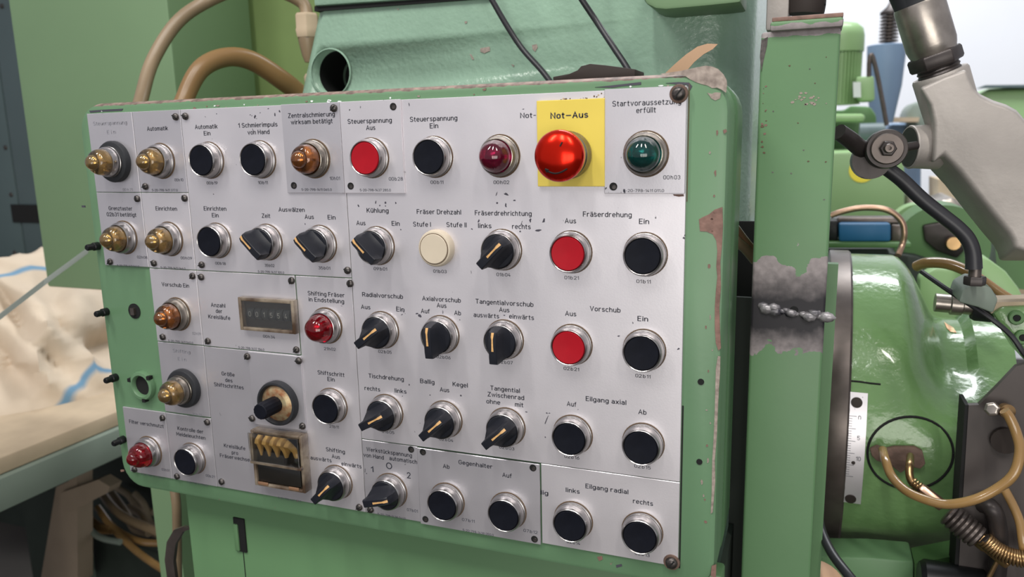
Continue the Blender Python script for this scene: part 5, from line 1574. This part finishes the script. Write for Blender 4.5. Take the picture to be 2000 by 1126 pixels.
m4 = thing('green_motor', 'pale green upright electric motor with finned body and domed cap', 'motor', P(1633, 225, 1.9))
cM = P(1634, 205, 1.95)
s1 = 1.0 / (FPX / (fw.dot(cM - CAM)))
build('motor_body', MB().lathe([(36 * s1, 0), (36 * s1, 100 * s1)], cM, (0, 0, 1), 40), 'bg_green', m4)
for k in range(20):
    t = PI + PI * k / 19
    d = Vector((math.cos(t), math.sin(t), 0))
    n_2 = Vector((-d.y, d.x, 0)) * 1.1 * s1
    a0 = cM + d * 35 * s1
    fb_ = MB().prism([a0 - n_2, a0 + n_2, a0 + n_2 + d * 6 * s1, a0 - n_2 + d * 6 * s1], (0, 0, 96 * s1))
    build('cooling_fin', fb_, 'bg_green', m4)
build('fan_cap', MB().lathe([(43 * s1, 98 * s1), (43.5 * s1, 100 * s1), (43 * s1, 128 * s1), (40 * s1, 141 * s1), (30 * s1, 150 * s1), (12 * s1, 154 * s1), (1 * s1, 155 * s1)], cM, (0, 0, 1), 48), 'bg_green', m4)
build('terminal_box', solid([(1672, 150), (1707, 148), (1709, 196), (1682, 198), (1672, 190)], 1.85, .1), 'bg_green', m4, bevel=.006)
build('type_plate', solid([(1666, 160), (1681, 160), (1682, 190), (1667, 190)], 1.84, .005), 'white', m4)
build('motor_flange', solid([(1600, 222), (1690, 222), (1690, 238), (1600, 238)], 1.8, .34), 'bg_green', m4, bevel=.01)
m5 = thing('rear_machine', 'pale green machine body below the motor with a round yellow sticker', 'machine', P(1690, 420, 1.7))
build('machine_front', solid([(1590, 298), (1766, 292), (1768, 425), (1590, 425)], 1.6, .4), 'bg_green', m5, bevel=.008)
build('machine_head', solid([(1590, 215), (1650, 215), (1660, 206), (1700, 208), (1712, 225), (1712, 298), (1590, 298)], 2.16, .3), 'bg_green_dark', m5, bevel=.01)
build('yellow_sticker', MB().lathe([(.0300, 0), (.0300, .001)], P(1684, 332, 1.598), n=32), 'label_yellow', m5)
build('sticker_symbol', MB().prism(poly([(1668, 330), (1698, 337), (1698, 341), (1672, 336)], 1.5965), (0, .0008, 0)), 'ink_pale', m5)
build('dark_motor', MB().lathe([(.028, 0), (.028, .06)], P(1678, 262, 1.75), (1, 0, 0), 24), 'grey_cab', m5)
m6 = thing('blue_hopper', 'pale blue tapered hopper with a spring stack on top behind the motor', 'hopper', P(1720, 240, 2.6))
cH = P(1722, 240, 2.6)
s2_ = fw.dot(cH - CAM) / FPX
build('hopper_body', MB().lathe([(20 * s2_, 0), (31 * s2_, 70 * s2_), (35 * s2_, 145 * s2_), (33 * s2_, 146 * s2_)], cH, (0, 0, 1), 36), 'blue_pale', m6)
build('spring_rod', MB().lathe([(6 * s2_, 143 * s2_), (6 * s2_, 205 * s2_), (3.5 * s2_, 214 * s2_), (3 * s2_, 245 * s2_)], cH + Vector((.004, 0, 0)), (0, 0, 1), 16), 'dark_steel', m6)
for k in range(9):
    build('spring_coil', MB().lathe([(15 * s2_, (145 + k * 6.2) * s2_), (17.5 * s2_, (146 + k * 6.2) * s2_), (17.5 * s2_, (147.5 + k * 6.2) * s2_), (15 * s2_, (148.5 + k * 6.2) * s2_)], cH + Vector((.004, 0, 0)), (0, 0, 1), 24), 'dark_steel', m6)
build('spring_cap', MB().lathe([(18 * s2_, 201 * s2_), (18 * s2_, 206 * s2_), (7 * s2_, 216 * s2_), (4 * s2_, 222 * s2_)], cH + Vector((.004, 0, 0)), (0, 0, 1), 24), 'black_steel', m6)
cable('rear_pipe', 'thin brown pipe leaning down in front of the blue hopper', 'pipe', [(1697, 150, 1.5), (1698, 118, 1.5), (1703, 108, 1.5), (1712, 140, 1.5), (1722, 190, 1.5), (1732, 245, 1.5)], .0052, 'dark_steel', 10)
m7 = thing('distant_lathe', 'rounded pale green machine hood far behind the cast arm', 'machine', P(1930, 240, 3.0))
build('hood', MB().prism(poly([(1880, 250), (1890, 205), (1905, 185), (1935, 172), (2010, 168), (2120, 172), (2120, 330), (1880, 330)], 3.0), (0, .6, 0)), 'bg_green', m7, bevel=.04, seg=4)
build('hood_rail', solid([(1910, 172), (1925, 166), (2100, 164), (2100, 170), (1925, 171)], 2.98, .05), 'grey_cab', m7)
m8 = thing('distant_press', 'small blue green machine between the hopper and the cast arm', 'machine', P(1790, 300, 2.8))
build('press_body', solid([(1772, 222), (1780, 205), (1795, 196), (1812, 200), (1812, 300), (1772, 300)], 2.8, .3), 'rail', m8, bevel=.02)
build('press_bed', solid([(1732, 240), (1800, 240), (1800, 420), (1732, 420)], 2.85, .3), 'blue_pale', m8, bevel=.02)
build('press_shelf', solid([(1730, 229), (1796, 229), (1794, 238), (1732, 238)], 2.75, .1), 'wood', m8)
